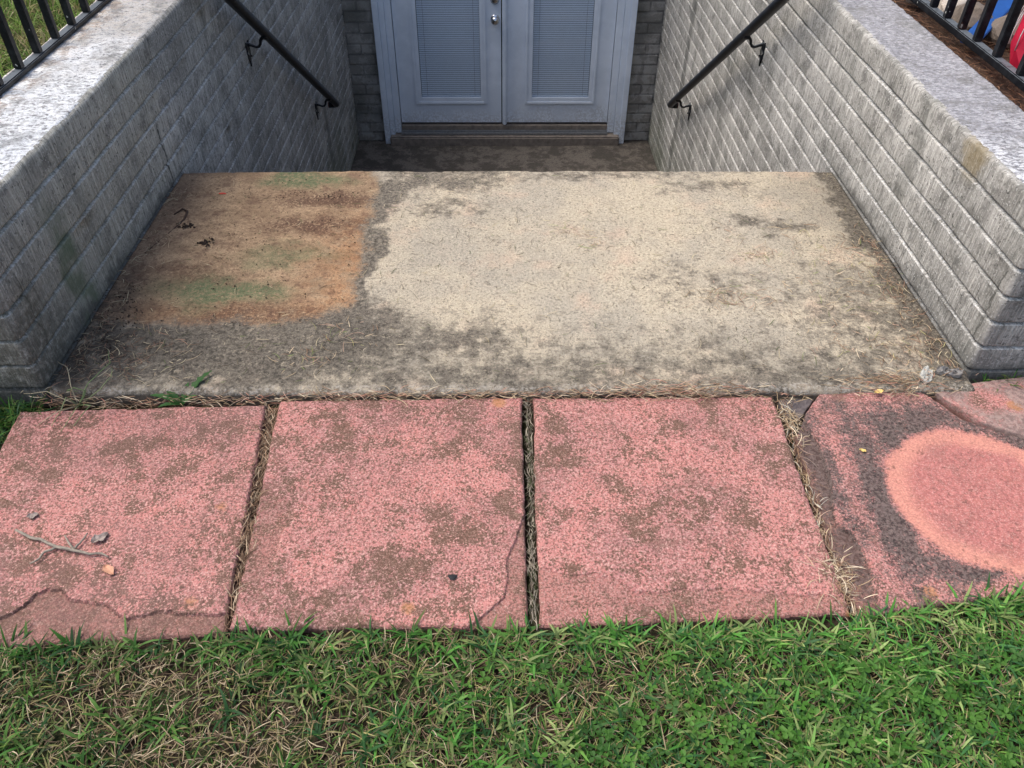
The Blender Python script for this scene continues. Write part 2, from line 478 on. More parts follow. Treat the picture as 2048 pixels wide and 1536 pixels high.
def mat_door():
    m = Mat('door_paint')
    n = m.noise(6, 5, 0.6)
    dirt = m.noise(70, 4, 0.7)
    c = m.mix(n.ss(0.3, 0.7), (0.70, 0.77, 0.85), (0.63, 0.70, 0.78))
    low = m.ss(m.Z + (n - 0.5) * 0.2, -1.18, -1.36)
    c = m.mix(low * 0.35 * dirt.ss(0.35, 0.6), c, (0.22, 0.21, 0.19))
    return m.done(c, 0.5, 0, 0.4)


def mat_dark_floor():
    m = Mat('dark_floor')
    n = m.noise(9, 6, 0.7)
    f = m.noise(90, 4, 0.7)
    c = m.mix(n.ss(0.38, 0.64), (0.075, 0.066, 0.055), (0.15, 0.13, 0.108))
    c = m.mix(f.ss(0.55, 0.68) * 0.5, c, (0.03, 0.025, 0.02))
    m.bump(f + n, 0.5, 0.004)
    return m.done(c, 0.9)


def mat_brick(name, a, b):
    m = Mat(name)
    n = m.noise(14, 6, 0.7)
    g = m.noise(3.5, 4, 0.6)
    c = m.mix(n.ss(0.35, 0.65), a, b)
    lowg = m.ss(m.Z + (g - 0.5) * 0.8, -0.7, -1.2)
    c = m.mix(g.ss(0.45, 0.8) * 0.65, c, (0.06, 0.062, 0.05))
    c = m.mix(lowg * 0.35 * n.ss(0.45, 0.6), c, (0.34, 0.35, 0.34))
    m.bump(n, 0.7, 0.006)
    return m.done(c, 0.95)


def mat_glass():
    m = Mat('pane_glass')
    tr = m.nt.nodes.new('ShaderNodeBsdfTransparent')
    tr.inputs[0].default_value = (0.93, 0.95, 0.97, 1)
    gl = m.nt.nodes.new('ShaderNodeBsdfGlossy')
    gl.inputs['Roughness'].default_value = 0.03
    lw = m.nt.nodes.new('ShaderNodeLayerWeight')
    lw.inputs[0].default_value = 0.5
    fac = Val(m, lw.outputs['Facing'])
    fr = (fac * fac * fac * fac * 0.6 + 0.04).k.node
    mx = m.nt.nodes.new('ShaderNodeMixShader')
    m.nt.links.new(fr.outputs[0], mx.inputs[0])
    m.nt.links.new(tr.outputs[0], mx.inputs[1])
    m.nt.links.new(gl.outputs[0], mx.inputs[2])
    m.nt.links.new(mx.outputs[0], m.nt.nodes['Material Output'].inputs[0])
    return m.mat


M = dict(
    wall=mat_wall('cast_wall'), copL=mat_coping('coping_left', True), copR=mat_coping('coping_right', False),
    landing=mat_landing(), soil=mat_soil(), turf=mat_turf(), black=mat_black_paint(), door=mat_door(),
    floor=mat_dark_floor(), brick=mat_brick('grimy_brick', (0.25, 0.24, 0.215), (0.38, 0.365, 0.33)),
    mortar=mat_brick('grimy_mortar', (0.18, 0.17, 0.155), (0.28, 0.265, 0.24)),
    glass=mat_glass(), green=mat_blade('grass_blade', 0.35, 0.5), straw=mat_blade('dry_straw', 0.15, 0.8),
    blind=simple('blind_slat', (0.78, 0.84, 0.90), 0.5, var=0.03),
    alu=simple('threshold_metal', (0.30, 0.31, 0.32), 0.45, 0.7, var=0.3, scale=60),
    sill=simple('sill_concrete', (0.21, 0.18, 0.15), 0.95, var=0.4, scale=25, bump=0.5),
    gap=simple('door_gasket', (0.012, 0.012, 0.014), 0.8),
    shade=simple('blind_backing', (0.22, 0.25, 0.28), 0.8),
    chrome=simple('knob_metal', (0.55, 0.56, 0.58), 0.18, 1.0, var=0.05),
    rust=simple('rusty_pipe_end', (0.16, 0.035, 0.025), 0.85, var=0.4, scale=80),
    twig=simple('twig_bark', (0.24, 0.21, 0.17), 0.9, var=0.4, scale=120, bump=0.5),
    root=simple('dark_stem', (0.06, 0.035, 0.025), 0.9, var=0.4, scale=120),
    leafg=simple('grey_dry_leaf', (0.25, 0.205, 0.18), 0.85, var=0.6, scale=160),
    leaft=simple('tan_dry_leaf', (0.45, 0.24, 0.15), 0.7, var=0.25, scale=60),
    leafy=simple('yellow_leaf', (0.62, 0.46, 0.16), 0.7, var=0.25, scale=60),
    bark=simple('weathered_chip', (0.36, 0.36, 0.33), 0.9, var=0.5, scale=70, bump=0.8),
    barkd=simple('dark_chip', (0.20, 0.19, 0.18), 0.9, var=0.9, scale=70, bump=0.8),
    crumb=simple('dark_crumb', (0.035, 0.022, 0.015), 1.0, var=0.4, scale=90),
    red=simple('red_berry', (0.5, 0.05, 0.03), 0.6),
    rock=simple('pale_stone', (0.50, 0.44, 0.37), 0.95, var=0.35, scale=14, bump=0.8),
    rockb=simple('brown_stone', (0.17, 0.14, 0.115), 0.95, var=0.4, scale=12, bump=0.8),
    blue=simple('blue_plastic', (0.015, 0.09, 0.33), 0.45, var=0.15),
    sack=simple('red_sack', (0.50, 0.012, 0.045), 0.5, var=0.25, scale=10, bump=0.3),
    net=simple('white_string', (0.72, 0.70, 0.70), 0.8, var=0.1),
    mulch=simple('mulch', (0.075, 0.045, 0.03), 1.0, var=0.6, scale=50, bump=1.0),
    darkstone=simple('charcoal_stone', (0.10, 0.085, 0.085), 0.95, var=0.5, scale=70, bump=0.8),
    siding=simple('house_render', (0.55, 0.55, 0.53), 0.9, var=0.1, scale=8),
)


# ------------------------------------------------------------------ mesh helpers
def link(name, me, mat=None, parent=None, kind=None, label=None, cat=None, group=None, loc=None):
    o = bpy.data.objects.new(name, me)
    C.objects.link(o)
    if mat is not None and me is not None and not me.materials:
        me.materials.append(mat)
    if parent is not None:
        o.parent = parent
    if loc is not None:
        o.location = loc
    for k, v in (('kind', kind), ('label', label), ('category', cat), ('group', group)):
        if v:
            o[k] = v
    return o


def thing(name, label=None, cat=None, loc=(0, 0, 0), group=None, kind=None):
    return link(name, None, None, None, kind, label, cat, group, loc)


def mesh(name, verts, faces, smooth=False):
    me = bpy.data.meshes.new(name)
    me.from_pydata([tuple(map(float, v)) for v in verts], [], faces)
    if smooth:
        me.polygons.foreach_set('use_smooth', [True] * len(me.polygons))
    me.update()
    return me


def fast_mesh(name, V, Q, smooth=True, col=None):
    """V (n,3), Q (m,4) quads"""
    me = bpy.data.meshes.new(name)
    V = np.ascontiguousarray(V, np.float32)
    Q = np.ascontiguousarray(Q, np.int32)
    me.vertices.add(len(V))
    me.vertices.foreach_set('co', V.ravel())
    me.loops.add(Q.size)
    me.loops.foreach_set('vertex_index', Q.ravel())
    me.polygons.add(len(Q))
    me.polygons.foreach_set('loop_start', np.arange(0, Q.size, Q.shape[1], dtype=np.int32))
    me.polygons.foreach_set('use_smooth', np.full(len(Q), smooth))
    me.update(calc_edges=True)
    me.validate()
    if col is not None:
        a = me.color_attributes.new('Col', 'FLOAT_COLOR', 'POINT')
        cc = np.ones((len(V), 4), np.float32)
        cc[:, :3] = col
        a.data.foreach_set('color', cc.ravel())
    return me


def hash2(ix, iy, seed):
    h = (ix.astype(np.int64) * 374761393 + iy.astype(np.int64) * 668265263 + seed * 1442695041) & 0xFFFFFFFF
    h = ((h ^ (h >> 13)) * 1274126177) & 0xFFFFFFFF
    return ((h ^ (h >> 16)) & 0xFFFF) / 65535.0


def vnoise(x, y, seed=0):
    ix, iy = np.floor(x), np.floor(y)
    fx, fy = x - ix, y - iy
    fx, fy = fx * fx * (3 - 2 * fx), fy * fy * (3 - 2 * fy)
    a, b = hash2(ix, iy, seed), hash2(ix + 1, iy, seed)
    c, d = hash2(ix, iy + 1, seed), hash2(ix + 1, iy + 1, seed)
    return (a + (b - a) * fx) * (1 - fy) + (c + (d - c) * fx) * fy


def fbm(x, y, seed=0, oct=4):
    x, y = np.asarray(x, float), np.asarray(y, float)
    s, a, t = 0, 1.0, 0
    for i in range(oct):
        s = s + a * vnoise(x * 2 ** i, y * 2 ** i, seed + i * 17)
        t += a
        a *= 0.5
    return s / t - 0.5


def box_vf(x0, x1, y0, y1, z0, z1, b=0.0):
    """box, optionally with chamfered edges (24 verts)"""
    if b <= 0:
        v = [(x, y, z) for z in (z0, z1) for y in (y0, y1) for x in (x0, x1)]
        f = [(0, 2, 3, 1), (4, 5, 7, 6), (0, 1, 5, 4), (2, 6, 7, 3), (0, 4, 6, 2), (1, 3, 7, 5)]
        return v, f
    import bmesh
    bm = bmesh.new()
    v, f = box_vf(x0, x1, y0, y1, z0, z1)
    vs = [bm.verts.new(p) for p in v]
    for q in f:
        bm.faces.new([vs[i] for i in q])
    bmesh.ops.recalc_face_normals(bm, faces=bm.faces)
    bmesh.ops.bevel(bm, geom=list(bm.edges), offset=b, segments=2, affect='EDGES')
    bm.verts.index_update()
    V = [tuple(p.co) for p in bm.verts]
    F = [tuple(x.index for x in q.verts) for q in bm.faces]
    bm.free()
    return V, F


def box(name, x0, x1, y0, y1, z0, z1, mat, parent=None, b=0.0, **k):
    v, f = box_vf(x0, x1, y0, y1, z0, z1, b)
    return link(name, mesh(name, v, f), mat, parent, **k)


def join(parts):
    V, F = [], []
    for v, f in parts:
        n = len(V)
        V += list(v)
        F += [tuple(i + n for i in q) for q in f]
    return V, F


def tube_vf(path, rad, n=8, cap=True):
    path = [Vector(p) for p in path]
    rad = rad if hasattr(rad, '__len__') else [rad] * len(path)
    V, F = [], []
    ref = None
    for i, p in enumerate(path):
        t = (path[min(i + 1, len(path) - 1)] - path[max(i - 1, 0)]).normalized()
        if ref is None:
            ref = t.orthogonal().normalized()
        a = (ref - t * ref.dot(t)).normalized()
        ref = a
        bb = t.cross(a)
        for k in range(n):
            an = 2 * math.pi * k / n
            V.append(tuple(p + (a * math.cos(an) + bb * math.sin(an)) * rad[i]))
    for i in range(len(path) - 1):
        for k in range(n):
            F.append((i * n + k, i * n + (k + 1) % n, (i + 1) * n + (k + 1) % n, (i + 1) * n + k))
    if cap:
        F.append(tuple(reversed(range(n))))
        F.append(tuple(range((len(path) - 1) * n, len(path) * n)))
    return V, F


def tube(name, path, rad, mat, parent=None, n=8, **k):
    v, f = tube_vf(path, rad, n)
    return link(name, mesh(name, v, f, True), mat, parent, **k)


def ribbons(name, P, az, e0, e1, L, W, col, mat, n=4, curl=None, roll=None, parent=None, base_w=0.6, **k):
    """N curved tapering blades in one mesh"""
    N = len(P)
    P = np.asarray(P, float)
    curl = np.zeros(N) if curl is None else curl
    roll = np.zeros(N) if roll is None else roll
    V = np.zeros((N, n + 1, 2, 3))
    p = P.copy()
    prof = [base_w, 1.0, 0.95, 0.7, 0.12] if n == 4 else list(np.interp(np.linspace(0, 1, n + 1), [0, .3, .6, 1], [base_w, 1, .9, .12]))
    for i in range(n + 1):
        t = i / n
        a = az + curl * t
        e = e0 + (e1 - e0) * t
        h = np.stack([np.cos(a), np.sin(a), np.zeros(N)], 1)
        side = np.stack([-np.sin(a) * np.cos(roll), np.cos(a) * np.cos(roll), np.sin(roll)], 1)
        w = (W * prof[i] * 0.5)[:, None]
        V[:, i, 0] = p - side * w
        V[:, i, 1] = p + side * w
        if i < n:
            p = p + (h * np.cos(e)[:, None] + np.array([0, 0, 1.0]) * np.sin(e)[:, None]) * (L / n)[:, None]
    base = (np.arange(N) * (n + 1) * 2)[:, None, None]
    j = np.arange(n)[None, :, None] * 2
    Q = base + j + np.array([0, 1, 3, 2])[None, None, :]
    cc = np.repeat(np.asarray(col, float), (n + 1) * 2, axis=0)
    me = fast_mesh(name, V.reshape(-1, 3), Q.reshape(-1, 4), True, cc)
    return link(name, me, mat, parent, **k)


def pal(colors, N, jit=0.25, weights=None):
    c = np.array(colors)[rng.choice(len(colors), N, p=weights)]
    return np.clip(c * (1 + (rng.random((N, 1)) - 0.5) * 2 * jit), 0, 1)


def slab(name, PX, PY, PZ, zb, mat, parent=None, mask=None, **k):
    """top surface from (nu,nv) grids, with skirts down to zb"""
    nu, nv = PX.shape
    V = np.stack([PX, PY, PZ], -1).reshape(-1, 3)
    idx = np.arange(nu * nv).reshape(nu, nv)
    Q = np.stack([idx[:-1, :-1], idx[1:, :-1], idx[1:, 1:], idx[:-1, 1:]], -1).reshape(-1, 4)
    ring = np.concatenate([idx[:, 0], idx[-1, 1:], idx[-2::-1, -1], idx[0, -2:0:-1]])
    low = V[ring].copy()
    low[:, 2] = zb
    n0 = len(V)
    V = np.concatenate([V, low])
    r2_ = np.roll(ring, -1)
    l = n0 + np.arange(len(ring))
    l2 = np.roll(l, -1)
    Q = np.concatenate([Q, np.stack([ring, l, l2, r2_], -1)])
    a, b = V[Q[0]][1] - V[Q[0]][0], V[Q[0]][3] - V[Q[0]][0]
    if np.cross(a, b)[2] < 0:
        Q = Q[:, ::-1]
    col = None
    if mask is not None:
        w = np.concatenate([mask.reshape(-1), mask.reshape(-1)[ring]])
        col = np.stack([w, w, w], 1)
    return link(name, fast_mesh(name, V, Q, mask is None, col), mat, parent, **k)


def border_drop(nu, nv, du, dv, width, depth):
    """rounded arris: how much the surface falls near its border"""
    u = np.minimum(np.arange(nu), np.arange(nu)[::-1])[:, None] * du
    v = np.minimum(np.arange(nv), np.arange(nv)[::-1])[None, :] * dv
    d = np.minimum(u, v)
    t = np.clip(1 - d / width, 0, 1)
    return depth * (1 - np.sqrt(np.clip(1 - t * t, 0, 1)))


# ------------------------------------------------------------------ ground
def ground():
    GZ = -0.055
    B = 60.0
    hx0, hx1, hy0, hy1 = -1.30, 1.33, 1.53, 6.3
    xs = [-B, -8, -3, hx0, hx1, 3, 8, B]
    ys = [-B, -5, 0.2, hy0, hy1, 12, B]
    V, F = [], []
    for y in ys:
        for x in xs:
            V.append((x, y, GZ))
    nx = len(xs)
    for j in range(len(ys) - 1):
        for i in range(nx - 1):
            if xs[i] == hx0 and ys[j] == hy0:
                continue
            a = j * nx + i
            F.append((a, a + 1, a + 1 + nx, a + nx))
    link('ground', mesh('ground', V, F), M['turf'], kind='structure')
    # worn soil strip under the paving and the front lawn, gently uneven
    gx, gy = np.meshgrid(np.linspace(-2.2, 2.2, 180), np.linspace(-0.4, 1.50, 90), indexing='ij')
    gz = -0.050 + 0.018 * np.clip((0.90 - gy) / 0.06, 0, 1) + fbm(gx * 5, gy * 5, 3) * 0.012 + fbm(gx * 40, gy * 40, 5, 2) * 0.006
    slab('soil', gx, gy, gz, -0.09, M['soil'], kind='structure')


ground()


# ------------------------------------------------------------------ walls of the stairwell
MOD = 0.0765
TOP = 0.465


def course_mesh(sgn, xi, yend, thick, seed, top=False):
    """one cast course: profile swept along the inner face, round the corner and across the end"""
    r = 0.018
    path = []
    y = 6.10
    ys = list(np.arange(6.10, yend + r, -0.045))
    for q in ys:
        path.append((xi, q, 1.0, 0.0))
    for a in np.linspace(0, math.pi / 2, 6):
        path.append((xi - sgn * 0 + (-1) * sgn * 0 + (sgn * (r - r * math.cos(a))), yend + r - r * math.sin(a), math.cos(a), math.sin(a)))
    for q in np.linspace(r + 0.02, thick, 7):
        path.append((xi + sgn * q, yend, 0.0, 1.0))
    path = np.array(path)
    # profile: depth (into wall), height
    lead = [(0.014, 0.0), (0.0138, 0.0030), (0.0015, 0.0042), (0.0002, 0.0055), (0.0, 0.009), (0.0, 0.036)]
    if top:
        prof = lead + [(0.0, 0.064), (0.001, 0.0685), (0.005, 0.0740), (0.016, MOD)]
    else:
        prof = lead + [(0.0, 0.0680), (0.0004, 0.0695), (0.0090, 0.0742), (0.014, MOD)]
    prof = np.array(prof)
    n, k = len(path), len(prof)
    s = np.arange(n) * 0.045
    D = np.tile(prof[:, 0], (n, 1))
    H = np.tile(prof[:, 1], (n, 1))
    for j in range(k):
        wav = fbm(s * 1.5, np.full(n, 0.45), 999, 3)
        jit = fbm(s * 22.0, np.full(n, j * 3.1), seed + 5, 2)
        D[:, j] += wav * 0.006 + jit * 0.003 * (1 if j in (0, 1, 2, 7, 8, 9) else .4)
        if 0 < j < k - 1:
            H[:, j] += fbm(s * 3.0, np.full(n, 0.2), seed + 9, 3) * 0.008 + jit * 0.004
    px, py, nx, ny = path.T
    V = np.stack([px[:, None] + sgn * D * nx[:, None], py[:, None] + D * ny[:, None], H], -1)
    idx = np.arange(n * k).reshape(n, k)
    Q = np.stack([idx[:-1, :-1], idx[1:, :-1], idx[1:, 1:], idx[:-1, 1:]], -1).reshape(-1, 4)
    if sgn > 0:
        Q = Q[:, ::-1]
    return fast_mesh('course', V.reshape(-1, 3), Q, True)


def stair_wall(name, label, sgn, xi, yend, thick, cmat):
    """sgn: direction from inner face into the wall (-1 left wall, +1 right wall)"""
    root = thing(name, label, 'wall', (0, 0, 0))
    xo = xi + sgn * thick
    a, b = sorted((xi + sgn * 0.022, xo))
    box('core', a, b, yend + 0.022, 6.10, -1.75, TOP - 0.012, M['wall'], root)
    var = [course_mesh(sgn, xi, yend, thick, 31 * q + (7 if sgn > 0 else 0)) for q in range(6)]
    topm = course_mesh(sgn, xi, yend, thick, 401, True)
    z = TOP - MOD
    i = 0
    while z > -1.60:
        me = topm if i == 0 else var[(i * 5) % 6]
        link('course', me, M['wall'], root, loc=(0, 0, z))
        z -= MOD
        i += 1
    # rough trowelled top
    nu, nv = 70, 900
    u = np.linspace(0, 1, nu)[:, None]
    y = np.linspace(yend + 0.010, 6.10, nv)[None, :] * np.ones((nu, 1))
    inner = xi + sgn * (0.0075 + fbm(y * 16, y * 0, 77, 4) * 0.006)
    x = inner + (xo - inner) * u
    zt = TOP + 0.0008 + fbm(x * 30, y * 30, 11, 3) * 0.006 + fbm(x * 140, y * 140, 12, 2) * 0.003
    zt -= border_drop(nu, nv, thick / nu, 0.0052, 0.014, 0.007)
    slab('coping', x, y, zt, TOP - 0.02, cmat, root)
    return root


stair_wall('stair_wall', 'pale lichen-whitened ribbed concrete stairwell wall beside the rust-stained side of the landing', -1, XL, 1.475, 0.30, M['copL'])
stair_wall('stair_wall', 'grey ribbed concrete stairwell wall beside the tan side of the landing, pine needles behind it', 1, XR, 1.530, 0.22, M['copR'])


# ------------------------------------------------------------------ landing, stairs, lower floor
def landing():
    nu, nv = 420, 220
    u = np.linspace(XL + 0.004, XR - 0.004, nu)[:, None] * np.ones((1, nv))
    v = np.linspace(0, 1, nv)[None, :] * np.ones((nu, 1))
    front = 1.468 + fbm(u * 14, u * 0, 21, 4) * 0.012 - 0.006 * np.clip(u, -1, 1)
    back = 2.640 + fbm(u * 4, u * 0, 22, 3) * 0.014 + 0.012 * (1 - (u / 1.1) ** 2)
    y = front + (back - front) * v
    z = fbm(u * 3, y * 3, 23, 3) * 0.008 + fbm(u * 60, y * 60, 24, 3) * 0.0028
    # shallow depression of the rusty patch and its raised skin
    d = np.hypot(np.maximum(np.abs(u + 0.86) - 0.36, 0), np.maximum(np.abs(y - 2.22) - 0.42, 0))
    z += 0.002 * np.clip(1 - d / 0.05, 0, 1)
    dv = 1.17 / nv
    t = np.clip(1 - np.minimum(np.arange(nv), np.arange(nv)[::-1])[None, :] * dv / 0.02, 0, 1)
    z -= 0.011 * (1 - np.sqrt(1 - t * t)) + np.clip(fbm(u * 25, v * 0, 28, 3) - .1, 0, 1) * 0.02 * t
    slab('landing', u, y, z, -0.22, M['landing'], kind='structure')


landing()
st = thing('stairs', 'flight of dark concrete steps going down from the landing to the door', 'stairs', (0, 2.64, -1.5))
for i in range(7):
    y0 = 2.66 + 0.28 * i
    zt = -0.1875 * (i + 1)
    v, f = box_vf(XL + 0.003, XR - 0.003, y0 - (0.0 if i == 0 else 0.02), y0 + 0.28, -1.7, zt, 0.008)
    link('step', mesh('step', [(a, b - 2.64, c + 1.5) for a, b, c in v], f), M['floor'], st)
box('under_landing_fill', XL + 0.01, XR - 0.01, 1.60, 2.655, -1.7, -0.225, M['floor'], kind='structure')
gx, gy = np.meshgrid(np.linspace(XL - 0.005, XR + 0.005, 120), np.linspace(4.55, 6.10, 80), indexing='ij')
slab('lower_floor', gx, gy, -1.5 + fbm(gx * 4, gy * 4, 41) * 0.012, -1.75, M['floor'], kind='structure')


# ------------------------------------------------------------------ house wall with bricks
YW = 6.10
house = thing('house', 'grimy painted brick house wall around the blue-grey double door at the stair foot', 'house', (0, YW, -1.5))


def hp(name, x0, x1, z0, z1, mat, y0=0.012, y1=0.30):
    v, f = box_vf(x0, x1, y0, y1, z0 + 1.5, z1 + 1.5)
    return link(name, mesh(name, v, f), mat, house)


hp('wall', -9.0, -0.88, -1.75, 3.2, M['mortar'], 0.008)
hp('wall', 0.98, 9.0, -1.75, 3.2, M['mortar'], 0.008)
hp('wall', -0.88, 0.98, 0.78, 3.2, M['mortar'])
bl, bh, bd = 0.195, 0.0665, 0.05
bms = []
for q in range(4):
    v, f = box_vf(-bl / 2, bl / 2, -0.002, bd, 0, bh, 0.004)
    v = [(a + random.uniform(-.0015, .0015), b + random.uniform(-.0015, .0015), c + random.uniform(-.001, .001)) for a, b, c in v]
    bms.append(mesh('brick', v, f))
half = []
for q in range(2):
    v, f = box_vf(-bl / 4 + .003, bl / 4 - .003, -0.002, bd, 0, bh, 0.004)
    half.append(mesh('brick', v, f))
for row in range(24):
    z = -1.5 + row * MOD
    for xs, lim in ((-1.24 + (0.1025 if row % 2 else 0), (-1.34, -0.90)), (1.10 + (0.1025 if row % 2 else 0), (0.97, 1.36))):
        for q in (-1, 0, 1):
            x = xs + q * 0.205
            if x - bl / 2 < lim[0] - 0.15 or x + bl / 2 > lim[1] + 0.15:
                continue
            o = link('brick', bms[(row * 3 + q) % 4], M['brick'], house, loc=(x, 0.004 + random.uniform(-.003, .003), z + 1.5 + random.uniform(-.001, .001)))


# ------------------------------------------------------------------ the double door
door = thing('double_door', 'blue-grey double door with mini blinds behind its glass at the stair foot', 'door', (0.035, YW, -1.42))
DX, DZ = 0.035, -1.42
ZT = 0.70


def dbox(name, x0, x1, y0, y1, z0, z1, mat, parent=door, b=0.0, **k):
    v, f = box_vf(x0 - DX, x1 - DX, y0 - YW, y1 - YW, z0 - DZ, z1 - DZ, b)
    return link(name, mesh(name, v, f), mat, parent, **k)


# brick mould and jambs
for s, xo, xi_, xj in ((-1, -0.915, -0.872, -0.783), (1, 0.998, 0.955, 0.860)):
    a, b = sorted((xo, xi_))
    dbox('trim', a, b, 6.035, 6.16, -1.499, ZT + 0.12, M['door'], b=0.004)
    a, b = sorted((xi_, (xi_ * 0.55 + xj * 0.45)))
    dbox('jamb', a + .001, b, 6.052, 6.20, -1.432, ZT + 0.06, M['door'], b=0.004)
    a, b = sorted(((xi_ * 0.55 + xj * 0.45), xj))
    dbox('jamb', a + .001, b - .001, 6.070, 6.20, -1.420, ZT + 0.03, M['door'], b=0.004)
dbox('head_jamb', -0.783, 0.860, 6.07, 6.20, ZT, ZT + 0.06, M['door'], b=0.003)
dbox('trim', -0.872, 0.955, 6.04, 6.16, ZT + 0.06, ZT + 0.12, M['door'], b=0.003)
dbox('threshold', -0.783, 0.860, 6.035, 6.20, -1.425, -1.405, M['alu'], b=0.004)
dbox('threshold', -0.781, 0.858, 6.075, 6.20, -1.404, -1.362, M['sill'], b=0.003)
dbox('threshold', -0.781, 0.858, 6.052, 6.066, -1.404, -1.392, M['alu'], b=0.003)
dbox('gasket', -0.782, 0.859, 6.135, 6.20, -1.361, -1.330, M['gap'])
dbox('sill', -0.872, 0.955, 6.00, 6.20, -1.52, -1.427, M['sill'], b=0.010)


def leaf(x0, x1, gx0, gx1, lx0, lx1, knob):
    zb, zt = -1.343, ZT - 0.004
    gz0, gz1 = -1.144, zt - 0.17
    lz0, lz1 = gz0 - 0.048, gz1 + 0.048
    yF, yB = 6.095, 6.140
    parts = [box_vf(x0, gx0, yF, yB, zb, zt), box_vf(gx1, x1, yF, yB, zb, zt),
             box_vf(gx0 + .0002, gx1 - .0002, yF, yB, zb, gz0), box_vf(gx0 + .0002, gx1 - .0002, yF, yB, gz1, zt)]
    v, f = join(parts)
    lf = link('leaf', mesh('leaf', [(a - DX, b - YW, c - DZ) for a, b, c in v], f), M['door'], door)
    # raised moulding round the glass: two stepped rings
    ring = []
    for (ox0, ox1, oz0, oz1, ix0, ix1, iz0, iz1, y) in (
            (lx0, lx1, lz0, lz1, lx0 + .020, lx1 - .020, lz0 + .020, lz1 - .020, 6.083),
            (lx0 + .0205, lx1 - .0205, lz0 + .0205, lz1 - .0205, gx0 + .004, gx1 - .004, gz0 + .004, gz1 - .004, 6.089)):
        ring += [box_vf(ox0, ix0, y, yF - .0005, oz0, oz1, .003), box_vf(ix1, ox1, y, yF - .0005, oz0, oz1, .003),
                 box_vf(ix0, ix1, y, yF - .0005, oz0, iz0, .003), box_vf(ix0, ix1, y, yF - .0005, iz1, oz1, .003)]
    v, f = join(ring)
    link('lite_frame', mesh('lite_frame', [(a - DX, b - YW, c - DZ) for a, b, c in v], f), M['door'], lf)
    dbox('glass', gx0 + .001, gx1 - .001, 6.104, 6.108, gz0 + .001, gz1 - .001, M['glass'], lf)
    dbox('backing', gx0 + .001, gx1 - .001, 6.134, 6.138, gz0 + .001, gz1 - .001, M['shade'], lf)
    sl = []
    z = gz0 + 0.020
    while z < gz1 - 0.01:
        a, b, hgt = gx0 + .006, gx1 - .006, 0.0105
        y0, y1 = 6.113, 6.1165
        pts = []
        for t in (0, 0.5, 1):
            yy = y0 + (y1 - y0) * t
            zz = z + hgt * t + 0.0016 * (1 - (2 * t - 1) ** 2)
            pts.append((yy, zz))
        V = [(x, yy, zz) for x in (a, b) for yy, zz in pts] + [(x, yy, zz - .0008) for x in (a, b) for yy, zz in pts]
        F = [(0, 3, 4, 1), (1, 4, 5, 2), (6, 7, 10, 9), (7, 8, 11, 10), (0, 6, 9, 3), (2, 5, 11, 8)]
        sl.append((V, F))
        z += 0.0156
    sl.append(box_vf(gx0 + .006, gx1 - .006, 6.111, 6.126, gz0 + .004, gz0 + .015))
    v, f = join(sl)
    link('blind', mesh('blind', [(a - DX, b - YW, c - DZ) for a, b, c in v], f), M['blind'], lf, kind='stuff')
    v, f = join([box_vf(x - .0006, x + .0006, 6.1105, 6.1117, gz0 + .01, gz1 - .01) for x in (gx0 + .05, gx1 - .05)])
    link('blind_cord', mesh('blind_cord', [(a - DX, b - YW, c - DZ) for a, b, c in v], f), M['gap'], lf)
    if knob:
        for zz, rr, dep in ((-0.560, 0.029, 0.055), (-0.425, 0.027, 0.022)):
            prof = [(0.033, 0.0), (0.033, 0.004), (0.026, 0.008)]
            if dep > .03:
                prof += [(0.012, 0.012), (0.011, 0.026), (0.020, 0.032), (rr, 0.042), (rr * .95, 0.052), (rr * .6, 0.060), (0.0005, 0.062)]
            else:
                prof += [(0.024, 0.018), (0.020, 0.022), (0.0005, 0.023)]
            V, F = [], []
            n = 20
            for (r_, d_) in prof:
                for k in range(n):
                    an = 2 * math.pi * k / n
                    V.append((-0.030 + r_ * math.cos(an) - DX, yF - d_ - YW, zz + r_ * math.sin(an) - DZ))
            for i in range(len(prof) - 1):
                for k in range(n):
                    F.append((i * n + k, (i + 1) * n + k, (i + 1) * n + (k + 1) % n, i * n + (k + 1) % n))
            link('knob' if dep > .03 else 'deadbolt', mesh('knob', V, F, True), M['chrome'], lf)
    return lf


leaf(-0.778, 0.014, -0.609, -0.141, -0.655, -0.100, True)
leaf(0.022, 0.856, 0.248, 0.696, 0.195, 0.740, False)
v, f = join([box_vf(0.022, 0.056, 6.066, 6.0945, -1.352, ZT - .006, .006), box_vf(0.030, 0.048, 6.060, 6.067, -1.351, ZT - .006, .003)])
link('astragal', mesh('astragal', [(a - DX, b - YW, c - DZ) for a, b, c in v], f), M['door'], door)


